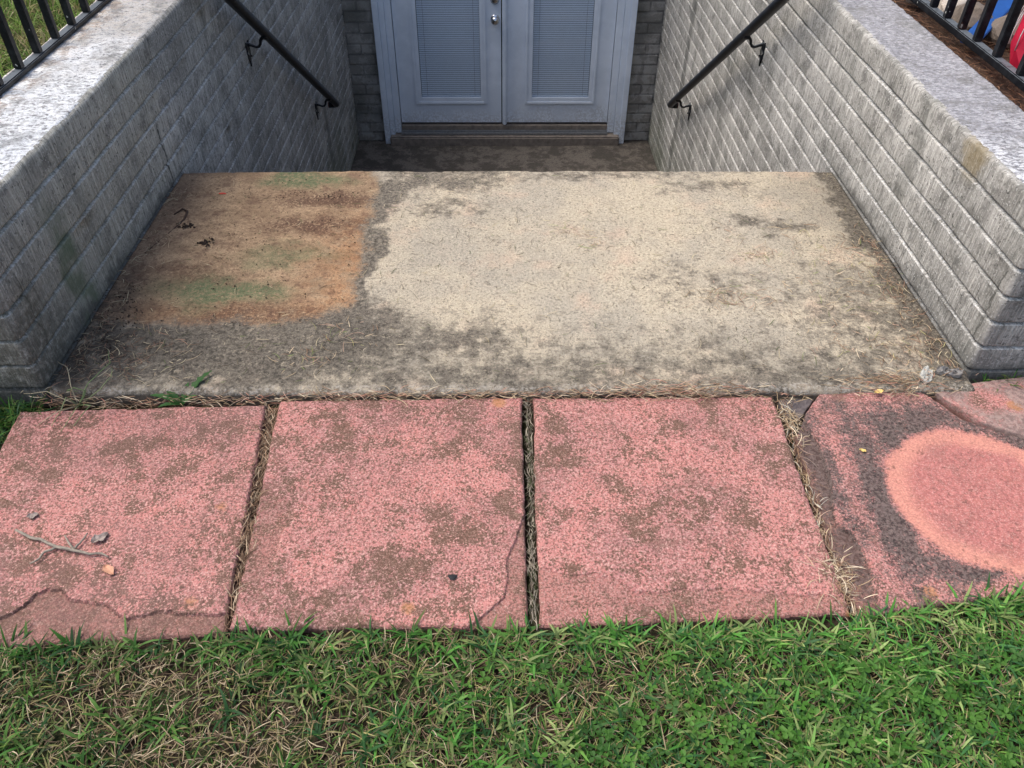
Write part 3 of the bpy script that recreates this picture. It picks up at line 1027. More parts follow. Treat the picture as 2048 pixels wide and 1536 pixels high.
# ------------------------------------------------------------------ handrails
def handrail(sgn, xi, pts, br, label):
    """sgn: from wall to the well"""
    xr_ = xi + sgn * 0.09
    root = thing('handrail', label, 'handrail', (xi, br[0], 0), group=None)
    def L(p):
        return (p[0] - xi, p[1] - br[0], p[2])
    (ya, za), (yb, zb) = pts
    d = Vector((0, yb - ya, zb - za)).normalized()
    e = Vector((xr_, yb, zb))
    path = [Vector((xr_, ya, za)), Vector((xr_, ya, za)) + d * 0.02] + [Vector((xr_, ya, za)).lerp(e, t) for t in np.linspace(0.1, 1, 12)]
    # quarter bend towards the wall, then a short stub
    for a in np.linspace(0.25, math.pi / 2, 6):
        path.append(e + d * (0.028 * math.sin(a)) + Vector((-sgn * 0.028 * (1 - math.cos(a)), 0, 0)))
    last = path[-1]
    path.append(last + Vector((-sgn * 0.022, 0, -0.002)))
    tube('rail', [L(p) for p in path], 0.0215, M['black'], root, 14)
    tip = path[-1]
    tube('pipe_end', [L(tip + Vector((-sgn * q, 0, 0))) for q in (0.0, 0.004)], [0.0195, 0.0185], M['rust'], root, 14)
    for y in br:
        t = (y - ya) / (yb - ya)
        zr = za + (zb - za) * t
        zt = zr - 0.045
        # leaf-shaped wall plate, scalloped, pointed at the bottom
        out = []
        prof = [(0.0, 0.012), (0.006, 0.020), (-0.012, 0.024), (-0.030, 0.020), (-0.040, 0.027), (-0.052, 0.018), (-0.064, 0.020), (-0.080, 0.010), (-0.105, 0.001)]
        ol = [(w, z) for z, w in prof] + [(-w, z) for z, w in reversed(prof)]
        n = len(ol)
        V = [(0.001 * sgn, w, z) for w, z in ol] + [(0.006 * sgn, w * .9, z) for w, z in ol] + [(0.012 * sgn, 0, -0.02), (0.010 * sgn, 0, -0.06)]
        F = [(i, (i + 1) % n, (i + 1) % n + n, i + n) for i in range(n)]
        h = 2 * n
        for i in range(n):
            j = (i + 1) % n
            zm = (ol[i][1] + ol[j][1]) / 2
            F.append((i + n, j + n, h if zm > -0.04 else h + 1))
        V += [(0.004 * sgn, 0, 0)]
        V = [(a, b + (y - br[0]), c + zt) for a, b, c in V]
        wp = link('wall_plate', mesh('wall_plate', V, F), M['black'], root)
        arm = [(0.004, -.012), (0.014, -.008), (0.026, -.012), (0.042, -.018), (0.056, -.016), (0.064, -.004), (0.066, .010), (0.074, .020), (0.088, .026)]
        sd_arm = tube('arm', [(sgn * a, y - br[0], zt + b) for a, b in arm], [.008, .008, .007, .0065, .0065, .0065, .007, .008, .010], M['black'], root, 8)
        tube('saddle', [(sgn * 0.09, y - br[0] - 0.022, zr + 0.022 * .664 - .018), (sgn * 0.09, y - br[0] + 0.022, zr - 0.022 * .664 - .018)], 0.012, M['black'], sd_arm, 8)
        for dz in (-0.012, -0.060):
            v, f = tube_vf([(sgn * 0.006, y - br[0] + .008, zt + dz), (sgn * 0.014, y - br[0] + .008, zt + dz)], [.006, .004], 6)
            link('bolt', mesh('bolt', v, f), M['black'], wp)
    return root


handrail(1, XL, ((2.98, 0.607), (4.985, -0.727)), (3.685, 4.80), 'black pipe handrail on the stairwell wall beside the rust-stained landing')
handrail(-1, XR, ((2.98, 0.607), (5.045, -0.758)), (3.69, 4.865), 'black pipe handrail with rust-red open end on the wall with dark streaks')


# ------------------------------------------------------------------ guard fences on the walls
def fence(label, xc, z0, ys, y0, y1, w, hgt, bw, hh=0.92):
    root = thing('guard_fence', label, 'fence', (xc, y0, z0))
    v, f = box_vf(-w / 2, w / 2, 0, y1 - y0, 0, hgt, 0.003)
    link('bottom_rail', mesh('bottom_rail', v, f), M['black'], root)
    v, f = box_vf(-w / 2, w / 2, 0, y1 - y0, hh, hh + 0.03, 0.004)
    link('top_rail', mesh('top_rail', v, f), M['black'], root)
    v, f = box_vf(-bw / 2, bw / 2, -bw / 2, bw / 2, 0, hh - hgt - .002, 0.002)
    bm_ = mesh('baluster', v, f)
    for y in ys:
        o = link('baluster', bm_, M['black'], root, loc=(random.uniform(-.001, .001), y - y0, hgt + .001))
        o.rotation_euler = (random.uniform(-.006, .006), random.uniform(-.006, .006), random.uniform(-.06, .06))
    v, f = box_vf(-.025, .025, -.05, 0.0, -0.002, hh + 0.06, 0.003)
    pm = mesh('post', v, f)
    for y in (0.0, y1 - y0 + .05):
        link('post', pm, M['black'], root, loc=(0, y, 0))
    return root


fence('black metal guard fence with square bars standing on the lichen-white wall top', -1.386, TOP + .002,
      [2.331 + 0.1265 * k for k in range(-3, 28)], 1.86, 5.95, 0.030, 0.016, 0.022)
fence('black metal guard fence with paint-chipped bars between wall top and pine needle bed', 1.490, TOP + .004,
      [2.12, 2.255, 2.40, 2.534, 2.645, 2.754, 2.867] + [2.98 + 0.113 * k for k in range(26)], 1.95, 5.95, 0.030, 0.024, 0.023)


# ------------------------------------------------------------------ planting bed on the right
def bed():
    nu, nv = 60, 90
    x, y = np.meshgrid(np.linspace(1.426, 4.2, nu), np.linspace(1.45, 6.09, nv), indexing='ij')
    rise = np.clip((y - 1.5) / 0.45, 0, 1)
    rise = rise * rise * (3 - 2 * rise)
    fall = np.clip((4.2 - x) / 0.7, 0, 1)
    z = -0.05 + (0.468 + fbm(x * 4, y * 4, 61) * 0.05) * rise * fall
    z = np.where(x < 1.44, np.minimum(z, 0.435), z)
    slab('planting_bed', x, y, z, -0.08, M['mulch'], kind='structure')


bed()
BZ = 0.42


def lump(name, r, seed, mat, loc, label=None, cat=None, amp=0.35, parent=None, group=None):
    nu, nv = 20, 12
    V, F = [], []
    for j in range(nv + 1):
        th = math.pi * j / nv
        for i in range(nu):
            ph = 2 * math.pi * i / nu
            d = Vector((math.sin(th) * math.cos(ph), math.sin(th) * math.sin(ph), math.cos(th)))
            n = float(fbm(np.array([d.x * 1.6 + d.z * 1.1 + 5]), np.array([d.y * 1.6 - d.z * 0.9 + 5]), seed, 4)[0])
            k = 1 + amp * 2 * n
            V.append((d.x * r[0] * k, d.y * r[1] * k, max(d.z * r[2] * k, -r[2] * .6)))
    for j in range(nv):
        for i in range(nu):
            F.append((j * nu + i, (j + 1) * nu + i, (j + 1) * nu + (i + 1) % nu, j * nu + (i + 1) % nu))
    return link(name, mesh(name, V, F, False), mat, parent, label=label, cat=cat, loc=loc, group=group)


lump('stone', (0.07, 0.06, 0.045), 3, M['rock'], (1.63, 2.97, BZ + .03), 'pale cream stone lying on pine needles beside the fence bars', 'stone', group='stones in the pine needle bed')
lump('stone', (0.10, 0.07, 0.035), 5, M['rock'], (1.80, 3.24, BZ + .03), 'broad flat pale stone behind the brown stone in the needle bed', 'stone', group='stones in the pine needle bed')
lump('stone', (0.05, 0.045, 0.035), 9, M['rock'], (1.565, 3.12, BZ + .03), 'small rounded pale stone close to the fence rail in the needle bed', 'stone', group='stones in the pine needle bed')
lump('stone', (0.065, 0.08, 0.05), 13, M['rockb'], (1.625, 2.84, BZ + .04), 'brown rough stone beside the strip of blue plastic', 'stone', group='stones in the pine needle bed')
lump('stone', (0.075, 0.08, 0.055), 17, M['rockb'], (1.70, 2.69, BZ + .045), 'dark brown stone between blue plastic strip and red sack', 'stone', group='stones in the pine needle bed')
# blue plastic board lying slantwise
v, f = box_vf(-0.24, 0.24, -0.026, 0.026, -0.008, 0.008, 0.003)
bo = link('plastic_board', mesh('plastic_board', v, f), M['blue'], label='strip of bright blue plastic lying across stones behind the fence', cat='plastic strip')
bo.location = (1.665, 2.79, BZ + 0.065)
bo.rotation_euler = (R(12), R(-6), R(49))
# red sack with white netting
sk = thing('red_sack', 'red plastic sack under white string netting behind the chipped fence', 'sack', (1.70, 2.42, BZ))
lump('sack_body', (0.14, 0.16, 0.17), 23, M['sack'], (0, 0, 0.09), amp=0.42, parent=sk)
nv_, nf_ = [], []
strands = []
for q in range(22):
    a = 2 * math.pi * q / 22 + random.uniform(-.12, .12)
    strands.append(tube_vf([(math.cos(a) * .150 * math.sin(t) * 1.02, math.sin(a) * .175 * math.sin(t) * 1.02, .11 + .20 * math.cos(t)) for t in np.linspace(.12, 1.7, 8)], 0.0018, 4))
for t in (0.5, 0.95):
    strands.append(tube_vf([(math.cos(a) * .150 * math.sin(t) * 1.02, math.sin(a) * .175 * math.sin(t) * 1.02, .11 + .20 * math.cos(t)) for a in np.linspace(0, 2 * math.pi, 22)], 0.0016, 4))
v, f = join(strands)
link('netting', mesh('netting', v, f, True), M['net'], sk)


# ------------------------------------------------------------------ pavers
path = thing('path', None, None, (0, 0, 0), kind='structure')


def interp(xs, ys):
    xs, ys = np.array(xs), np.array(ys)
    o = np.argsort(xs)
    return lambda t: np.interp(t, xs[o], ys[o])


def paver_quad(corners, mat, z0, low, seed, label, tilt=(0, 0)):
    """corners: back-left, back-right, front-right, front-left; low(x,y) -> extra drop of spalled areas"""
    n = 205
    u = np.linspace(0, 1, n)[:, None] * np.ones((1, n))
    v = np.linspace(0, 1, n)[None, :] * np.ones((n, 1))
    bl_, br_, fr_, fl_ = [np.array(c) for c in corners]
    P = ((1 - u) * (1 - v))[..., None] * fl_ + (u * (1 - v))[..., None] * fr_ + ((1 - u) * v)[..., None] * bl_ + (u * v)[..., None] * br_
    x, y = P[..., 0], P[..., 1]
    wx = np.where(u < .5, 1 - 2 * u, 1 - 2 * (1 - u)) ** 8 * fbm(y * 22, y * 0, seed, 4) * 0.009
    wy = np.where(v < .5, 1 - 2 * v, 1 - 2 * (1 - v)) ** 8 * fbm(x * 22, x * 0, seed + 3, 4) * 0.009
    x = x + wx
    y = y + wy
    z = z0 + tilt[0] * (x - x.mean()) + tilt[1] * (y - y.mean())
    z = z + fbm(x * 5, y * 5, seed + 1, 3) * 0.004 + fbm(x * 90, y * 90, seed + 2, 3) * 0.0022
    lw = low(x, y)
    z = z - lw
    z = z - border_drop(n, n, .003, .003, 0.010, 0.006)
    return slab('paver', x, y, z, -0.075, mat, path, mask=np.clip(lw / 0.007, 0, 1), label=label)


sst = lambda t, a, b: (lambda q: q * q * (3 - 2 * q))(np.clip((t - a) / (b - a), 0, 1))
l1 = interp([-0.968, -0.934, -0.922, -0.905, -0.877, -0.852, -0.812, -0.774, -0.726, -0.69, -0.645, -0.611, -0.574, -0.544, -1.2, -0.5],
            [0.846, 0.869, 0.896, 0.906, 0.904, 0.886, 0.879, 0.869, 0.84, 0.853, 0.858, 0.848, 0.848, 0.849, 0.80, 0.85])
low1 = lambda x, y: 0.007 * sst(l1(x) + fbm(x * 60, y * 60, 5, 3) * 0.015 - y, -0.0015, 0.0015)
l2 = interp([0.969, 0.916, 0.881, 0.854, 0.832, 0.80, 1.02, 1.6], [0.012, 0.011, 0.004, -0.022, -0.045, -0.09, 0.03, 0.2])
l2b = interp([1.111, 1.078, 1.038, 0.986, 0.941, 0.90, 1.2, 0.80], [-0.452, -0.450, -0.467, -0.464, -0.471, -0.53, -0.56, -0.60])
low2 = lambda x, y: 0.005 * sst(x - l2(y) + fbm(x * 60, y * 60, 6, 3) * 0.006, -0.0015, 0.0015) + 0.004 * sst(l2b(y) + fbm(x * 50, y * 50, 8, 3) * 0.012 - x, -0.003, 0.003) * sst(y, .9, .95)
l3 = interp([0.05, 0.082, 0.13, 0.189, 0.223, 0.264, 0.307, 0.339, 0.377, 0.455, 0.539, 0.643, 0.70], [0.95, 0.946, 0.931, 0.932, 0.926, 0.889, 0.887, 0.894, 0.894, 0.893, 0.886, 0.878, 0.875])
low3 = lambda x, y: 0.0035 * sst(l3(x) + fbm(x * 60, y * 60, 7, 3) * 0.015 - y, -0.0015, 0.0015)
paver_quad([(-1.185, 1.418), (-0.585, 1.438), (-0.530, 0.811), (-1.130, 0.778)], mat_paver('paver_a', 0.0, 0.09, dim_extra), -0.012, low1, 201, 'red paver with a flaked front edge and a twig lying on it')
paver_quad([(-0.553, 1.450), (0.052, 1.460), (0.050, 0.818), (-0.519, 0.815)], mat_paver('paver_b', 5.0, 0.085), -0.012, low2, 211, 'red paver with one small black hole near its flaked corner')
paver_quad([(0.081, 1.457), (0.685, 1.457), (0.679, 0.838), (0.071, 0.817)], mat_paver('paver_c', 11.0, 0.075), -0.012, low3, 221, 'bright pink paver with brown lichen patches')


def paver_ring():
    n = 225
    v = np.linspace(0, 1, n)[None, :] * np.ones((n, 1))
    u = np.linspace(0, 1, n)[:, None] * np.ones((1, n))
    y0 = 0.832 + v * (1.470 - 0.832)
    fL = interp([0.832, 0.895, 1.05, 1.319, 1.379, 1.459, 1.47], [0.699, 0.690, 0.694, 0.708, 0.742, 0.803, 0.815])
    fR = interp([0.80, 1.24, 1.29, 1.315, 1.349, 1.411, 1.47], [1.325, 1.325, 1.216, 1.174, 1.131, 1.096, 1.060])
    xl_ = fL(y0) + fbm(y0 * 24, y0 * 0, 231, 4) * 0.012
    xr_ = fR(y0) + fbm(y0 * 16, y0 * 0, 233, 4) * 0.018
    x = xl_ + (xr_ - xl_) * u
    y = y0 + (1 - v) * 0.137 * (x - 0.697) + v * 0.02 * (x - .8)
    z = -0.010 + fbm(x * 5, y * 5, 235, 3) * 0.005 + fbm(x * 90, y * 90, 236, 3) * 0.0022
    l4 = interp([1.361, 1.299, 1.192, 1.057, 1.03, 0.948, 0.904, 0.85, 0.80], [0.738, 0.753, 0.748, 0.717, 0.744, 0.755, 0.743, 0.741, 0.74])
    lw = sst(l4(y) + fbm(x * 50, y * 50, 237, 3) * 0.010 - x, -0.003, 0.003) * sst(-y, -1.40, -1.34)
    z = z - 0.012 * lw
    z = z - border_drop(n, n, .0028, .0028, 0.010, 0.006)
    slab('paver', x, y, z, -0.075, mat_paver('paver_d', 17.0, 0.02, ring_extra), path, mask=lw, label='charcoal-stained paver with a clean round pink ring mark')
    # its broken-off back corner
    n = 110
    u = np.linspace(0, 1, n)[:, None] * np.ones((1, n))
    v = np.linspace(0, 1, n)[None, :] * np.ones((n, 1))
    x = 1.094 + u * (1.352 - 1.094)
    crack = interp([1.090, 1.098, 1.126, 1.163, 1.248, 1.36], [1.482, 1.474, 1.424, 1.366, 1.307, 1.262])
    yb = crack(x) + fbm(x * 16, x * 0, 241, 4) * 0.020
    yt = 1.484 + (x - 1.092) * 0.118 + fbm(x * 20, x * 0, 243, 3) * 0.006
    y = yb + (yt - yb) * v
    z = -0.006 + (x - 1.2) * 0.02 + fbm(x * 5, y * 5, 245, 3) * 0.004 + fbm(x * 90, y * 90, 246, 3) * 0.002
    z = z - border_drop(n, n, .0024, .002, 0.008, 0.005)
    slab('paver_fragment', x, y, z, -0.075, mat_paver('paver_e', 23.0, 0.03, frag_extra), path, label='broken-off corner of the ring-marked paver')
    # dark chip left in the missing corner
    n = 40
    u = np.linspace(0, 1, n)[:, None] * np.ones((1, n))
    v = np.linspace(0, 1, n)[None, :] * np.ones((n, 1))
    y = 1.385 + v * 0.072
    xa = 0.715 - 0.012 * v + fbm(y * 30, y * 0, 251, 3) * 0.01
    xb = 0.738 + 0.058 * v + fbm(y * 30, y * 0, 252, 3) * 0.008
    x = xa + (xb - xa) * u
    z = -0.022 + fbm(x * 40, y * 40, 253, 3) * 0.008 - border_drop(n, n, .002, .002, 0.006, 0.005)
    slab('paver_fragment', x, y, z, -0.07, M['darkstone'], path, label='dark chip in the missing corner of the ring-marked paver')


paver_ring()


# ------------------------------------------------------------------ dry litter
STRAW = [(0.46, 0.36, 0.23), (0.34, 0.25, 0.15), (0.25, 0.16, 0.10), (0.55, 0.46, 0.33), (0.18, 0.11, 0.07), (0.40, 0.27, 0.20)]


def strew(P, name, az=None, spread=math.pi, Lr=(0.015, 0.05), Wr=(0.0010, 0.0020), cols=STRAW, lift=0.25, mat=None, jit=0.3, kind='stuff', n=4, curl=1.2, **k):
    P = np.asarray(P, float)
    N = len(P)
    a = rng.random(N) * 2 * math.pi if az is None else az + (rng.random(N) - .5) * 2 * spread + (rng.random(N) > .5) * math.pi
    e0 = (rng.random(N) - 0.25) * lift * 2
    e1 = -e0 * (0.4 + rng.random(N))
    L = Lr[0] + rng.random(N) ** 1.5 * (Lr[1] - Lr[0])
    W = Wr[0] + rng.random(N) * (Wr[1] - Wr[0])
    return ribbons(name, P, a, e0, e1, L, W, pal(cols, N, jit), mat or M['straw'], n, curl=(rng.random(N) - .5) * 2 * curl, roll=(rng.random(N) - .5) * 1.6, kind=kind, **k)


def along(pts, N, width, z0, z1):
    pts = np.array(pts, float)
    seg = np.hypot(*np.diff(pts, axis=0).T)
    cum = np.concatenate([[0], np.cumsum(seg)])
    t = rng.random(N) * cum[-1]
    x = np.interp(t, cum, pts[:, 0]) + (rng.random(N) - .5) * width
    y = np.interp(t, cum, pts[:, 1]) + (rng.random(N) - .5) * width * .5
    return np.stack([x, y, z0 + rng.random(N) * (z1 - z0)], 1)


j1 = along([(-0.570, 1.43), (-0.548, 1.15), (-0.525, 0.82)], 1100, 0.026, -0.045, -0.012)
strew(j1, 'dry_grass_litter', az=R(-86), spread=0.95, lift=0.45, Lr=(0.015, 0.055), cols=[(0.24, 0.155, 0.10), (0.16, 0.10, 0.065), (0.10, 0.06, 0.04), (0.42, 0.33, 0.23), (0.30, 0.20, 0.13)], label='brown dry grass packed in the joint between the twig paver and the holed paver', cat='dry grass')
j2 = along([(0.067, 1.45), (0.066, 1.15), (0.060, 0.82)], 520, 0.013, -0.036, -0.014)
strew(j2, 'dry_grass_litter', az=R(-90), spread=0.6, Lr=(0.010, 0.035), cols=[(0.20, 0.18, 0.14), (0.10, 0.08, 0.06), (0.06, 0.07, 0.035), (0.30, 0.26, 0.20)],
      label='grey mossy litter in the joint between the holed paver and the pink paver', cat='dry grass')
j3 = along([(0.715, 1.43), (0.698, 1.25), (0.686, 1.0), (0.688, 0.84)], 480, 0.024, -0.042, -0.010)
strew(j3, 'dry_grass_litter', az=R(-88), spread=1.0, lift=0.45, Lr=(0.012, 0.05), cols=STRAW + [(0.36, 0.34, 0.28)], label='straw litter in the joint beside the ring-marked paver', cat='dry grass')
# tuft where the joint meets the lawn, and at the missing corner
tf = np.concatenate([np.array([0.675, 0.925, -0.02]) + rng.normal(0, 1, (260, 3)) * (0.022, 0.040, 0.004),
                     np.array([0.710, 1.38, -0.02]) + rng.normal(0, 1, (130, 3)) * (0.018, 0.035, 0.004)])
strew(tf, 'dry_grass_tuft', Lr=(0.015, 0.055), lift=0.5, cols=STRAW[:4] + [(0.60, 0.50, 0.36)], label='matted pale straw tufts over the joint edge of the pink paver', cat='dry grass')
gp = np.stack([rng.uniform(-1.15, 1.10, 1500), 1.458 + rng.normal(0, 0.006, 1500), rng.uniform(-0.05, -0.004, 1500)], 1)
gp = np.concatenate([gp, np.stack([0.46 + rng.normal(0, 0.10, 420), 1.470 + rng.normal(0, 0.013, 420), rng.uniform(-0.01, 0.006, 420)], 1),
                     np.stack([1.00 + rng.normal(0, 0.07, 420), 1.490 + rng.normal(0, 0.022, 420), rng.uniform(-0.006, 0.012, 420)], 1),
                     np.stack([rng.uniform(-0.5, 0.35, 300), 1.462 + rng.normal(0, 0.008, 300), rng.uniform(-0.01, 0.003, 300)], 1)])
strew(gp, 'dry_grass_litter', az=0.0, spread=0.8, Lr=(0.012, 0.055), lift=0.3, cols=STRAW + [(0.34, 0.17, 0.12)], label='dry straw caught along the front edge of the landing', cat='dry grass')
# loose clippings on the landing
lp = np.stack([rng.uniform(XL + .02, XR - .02, 900), rng.uniform(1.49, 2.62, 900), np.full(900, 0.004)], 1)
strew(lp, 'grass_clippings', Lr=(0.008, 0.045), Wr=(0.0010, 0.0020), lift=0.08, cols=[(0.12, 0.10, 0.06), (0.07, 0.05, 0.035), (0.40, 0.34, 0.22), (0.10, 0.12, 0.05)], label='fine dry clippings scattered over the landing concrete', cat='clippings')
cl = []
for (x, y, s, N) in ((0.256, 2.205, 0.035, 26), (0.30, 2.14, 0.02, 14), (0.676, 1.85, 0.05, 75), (0.62, 1.88, 0.03, 30), (0.799, 2.085, 0.035, 45), (1.00, 1.90, 0.10, 90), (1.05, 2.05, 0.09, 60), (0.98, 2.2, 0.10, 40), (1.02, 1.62, 0.10, 150), (-0.527, 1.592, 0.04, 40), (-0.42, 1.68, 0.06, 50)):
    cl.append(np.array([x, y, 0.005]) + rng.normal(0, 1, (N, 3)) * (s, s * .6, 0.0015))
strew(np.concatenate(cl), 'grass_clippings', Lr=(0.012, 0.055), lift=0.18, cols=STRAW + [(0.20, 0.24, 0.09), (0.30, 0.28, 0.13)], label='small matted clumps of drying clippings on the landing', cat='clippings')
wl = np.concatenate([np.stack([XL + 0.02 + np.abs(rng.normal(0, 0.035, 420)), rng.uniform(1.50, 2.50, 420) ** 1.0, rng.uniform(0.003, 0.010, 420)], 1),
                     np.array([-1.00, 1.60, 0.006]) + rng.normal(0, 1, (330, 3)) * (0.085, 0.065, 0.003),
                     np.stack([XR - 0.02 - np.abs(rng.normal(0, 0.05, 380)), rng.uniform(1.52, 2.2, 380), rng.uniform(0.003, 0.010, 380)], 1)])
strew(wl, 'dry_grass_litter', Lr=(0.010, 0.05), lift=0.25, cols=[(0.20, 0.13, 0.09), (0.12, 0.075, 0.05), (0.36, 0.28, 0.18), (0.28, 0.17, 0.12), (0.42, 0.36, 0.24)], label='brown litter swept against the feet of both stairwell walls', cat='dry grass')
# crumbs of dirt
def crumbs(name, P, r0, r1, label):
    V, F = [], []
    for p in P:
        r = random.uniform(r0, r1)
        n = len(V)
        ax = [random.uniform(.6, 1.4) for _ in range(6)]
        for i, d in enumerate(((1, 0, 0), (-1, 0, 0), (0, 1, 0), (0, -1, 0), (0, 0, 1), (0, 0, -.6))):
            V.append(tuple(p[q] + d[q] * r * ax[i] for q in range(3)))
        for a, b, c in ((0, 2, 4), (2, 1, 4), (1, 3, 4), (3, 0, 4), (2, 0, 5), (1, 2, 5), (3, 1, 5), (0, 3, 5)):
            F.append((n + a, n + b, n + c))
    return link(name, mesh(name, V, F), M['crumb'], kind='stuff', label=label, cat='dirt')


cp = np.concatenate([np.stack([rng.uniform(-1.1, -0.45, 260), rng.uniform(1.72, 2.58, 260), np.full(260, 0.003)], 1),
                     np.array([-1.08, 1.86, 0.004]) + rng.normal(0, 1, (90, 3)) * (0.035, 0.05, 0.001),
                     np.array([-1.06, 1.72, 0.004]) + rng.normal(0, 1, (160, 3)) * (0.045, 0.09, 0.001),
                     np.array([-0.60, 2.45, 0.004]) + rng.normal(0, 1, (50, 3)) * (0.07, 0.02, 0.001)])
crumbs('dirt_crumbs', cp, 0.001, 0.0032, 'dark soil crumbs strewn over the rusty part of the landing')
for q, (x, y) in enumerate(((-0.928, 2.158), (-1.012, 2.257))):
    pts = np.array([x, y, 0.006]) + rng.normal(0, 1, (26, 3)) * (0.011, 0.010, 0.002)
    o = crumbs('dirt_clod', pts, 0.003, 0.0065, ['small black clod of dirt alone on the rusty concrete', 'black clod of dirt nearer the curved stem on the rusty concrete'][q])
    del o['kind']
# pine needles
PINE = [(0.17, 0.085, 0.05), (0.10, 0.05, 0.03), (0.26, 0.15, 0.09), (0.06, 0.035, 0.022)]
N = 8500
px = 1.43 + np.abs(rng.normal(0, 0.34, N))
py = rng.uniform(1.75, 4.2, N)
strew(np.stack([px, py, 0.425 + rng.random(N) * 0.025], 1), 'pine_needles', Lr=(0.03, 0.08), Wr=(0.0012, 0.0020), lift=0.3, cols=PINE, n=3, label='brown pine needles covering the bed behind the chipped fence', cat='pine needles')


# ------------------------------------------------------------------ grass
GREEN = [(0.045, 0.125, 0.020), (0.062, 0.160, 0.028), (0.028, 0.080, 0.018), (0.095, 0.185, 0.038), (0.032, 0.095, 0.033), (0.15, 0.19, 0.06)]
def lawn_edge(x):
    return np.where(x < -0.52, 0.795, np.where(x < 0.69, 0.812, 0.832 + 0.137 * (x - 0.697)))


def field(N, x0, x1, y0, dens):
    """roots on the lawn, thinned by a density function"""
    out = []
    while sum(map(len, out)) < N:
        x = rng.uniform(x0, x1, 20000)
        y = rng.uniform(y0, 0.92, 20000)
        ok = (y < lawn_edge(x) - 0.004 + fbm(x * 12, y * 0, 301, 3) * 0.03) & (rng.random(20000) < dens(x, y))
        out.append(np.stack([x[ok], y[ok]], 1))
    return np.concatenate(out)[:N]


def gdens(x, y):
    n = fbm(x * 5.5, y * 5.5, 311, 4)
    d = 0.55 + 0.27 * np.clip((x + 0.5) / 0.9, 0, 1) + n * 1.5
    return np.clip(d, 0.02, 1)


def soilz(P):
    return -0.033 + fbm(P[:, 0] * 5, P[:, 1] * 5, 3) * 0.012


# thatch
P = field(20000, -1.5, 1.6, 0.10, lambda x, y: np.clip(1.1 - 0.75 * gdens(x, y), .2, 1))
P3 = np.concatenate([P, (soilz(P) + 0.002 + rng.random(len(P)) * 0.014)[:, None]], 1)
TH = [(0.28, 0.215, 0.135), (0.18, 0.125, 0.08), (0.40, 0.33, 0.22), (0.10, 0.07, 0.045), (0.20, 0.17, 0.08)]
strew(P3, 'dry_thatch', Lr=(0.015, 0.055), Wr=(0.0010, 0.0022), lift=0.45, cols=TH, n=3, label='brown dead thatch lying under the lawn blades', cat='thatch')
# fine blades
P = field(33000, -1.6, 1.7, 0.05, gdens)
N = len(P)
P3 = np.concatenate([P, soilz(P)[:, None]], 1)
e0 = rng.uniform(0.35, 1.35, N)
col = pal(GREEN, N, 0.35)
right = np.clip((P[:, 0] + 0.6) / 1.2, 0, 1)[:, None]
col = col * (0.74 + 0.72 * right)
dry = rng.random(N) < (0.26 - 0.12 * right[:, 0])
col[dry] = pal([(0.36, 0.33, 0.14), (0.30, 0.24, 0.12), (0.20, 0.22, 0.07)], dry.sum())
ribbons('lawn_grass', P3, rng.random(N) * 6.283, e0, e0 - rng.uniform(0.5, 1.9, N), rng.uniform(0.018, 0.055, N), rng.uniform(0.0013, 0.0031, N), col, M['green'],
        curl=(rng.random(N) - .5) * 1.2, roll=(rng.random(N) - .5) * 1.2, kind='stuff', label='short mown green grass in front of the red pavers', cat='grass')
# broad crabgrass blades, growing in rosettes
cen = field(1150, -1.4, 1.6, 0.10, lambda x, y: np.clip(gdens(x, y) - .12, 0.02, 1) ** 1.3)
# a row of rosettes leaning over the paver edge
ex = rng.uniform(-0.95, 1.40, 300)
ex = ex[rng.random(300) < np.clip(0.25 + 0.6 * (fbm(ex * 4, ex * 0, 331) + .25 + .3 * (ex > 0.1)), 0, 1)]
cen = np.concatenate([cen, np.stack([ex, lawn_edge(ex) - rng.uniform(0, 0.03, len(ex))], 1)])
k = 7
P = np.repeat(cen, k, 0) + rng.normal(0, 0.006, (len(cen) * k, 2))
N = len(P)
P3 = np.concatenate([P, (soilz(P) + 0.006)[:, None]], 1)
e0 = rng.uniform(0.25, 1.0, N)
cc = np.repeat(pal([(0.045, 0.140, 0.024), (0.062, 0.180, 0.032), (0.032, 0.095, 0.030), (0.10, 0.21, 0.045), (0.17, 0.23, 0.08)], len(cen), 0.3), k, 0)
cc = cc * rng.uniform(0.75, 1.25, (N, 1)) * (0.76 + 0.66 * np.clip((P[:, :1] + 0.6) / 1.2, 0, 1))
ribbons('crabgrass', P3, rng.random(N) * 6.283, e0, e0 - rng.uniform(0.4, 1.3, N), rng.uniform(0.022, 0.060, N), rng.uniform(0.0028, 0.0062, N), cc, M['green'],
        curl=(rng.random(N) - .5) * 0.7, roll=(rng.random(N) - .5) * 0.9, kind='stuff', label='broad bladed crabgrass rosettes mixed into the lawn', cat='grass')


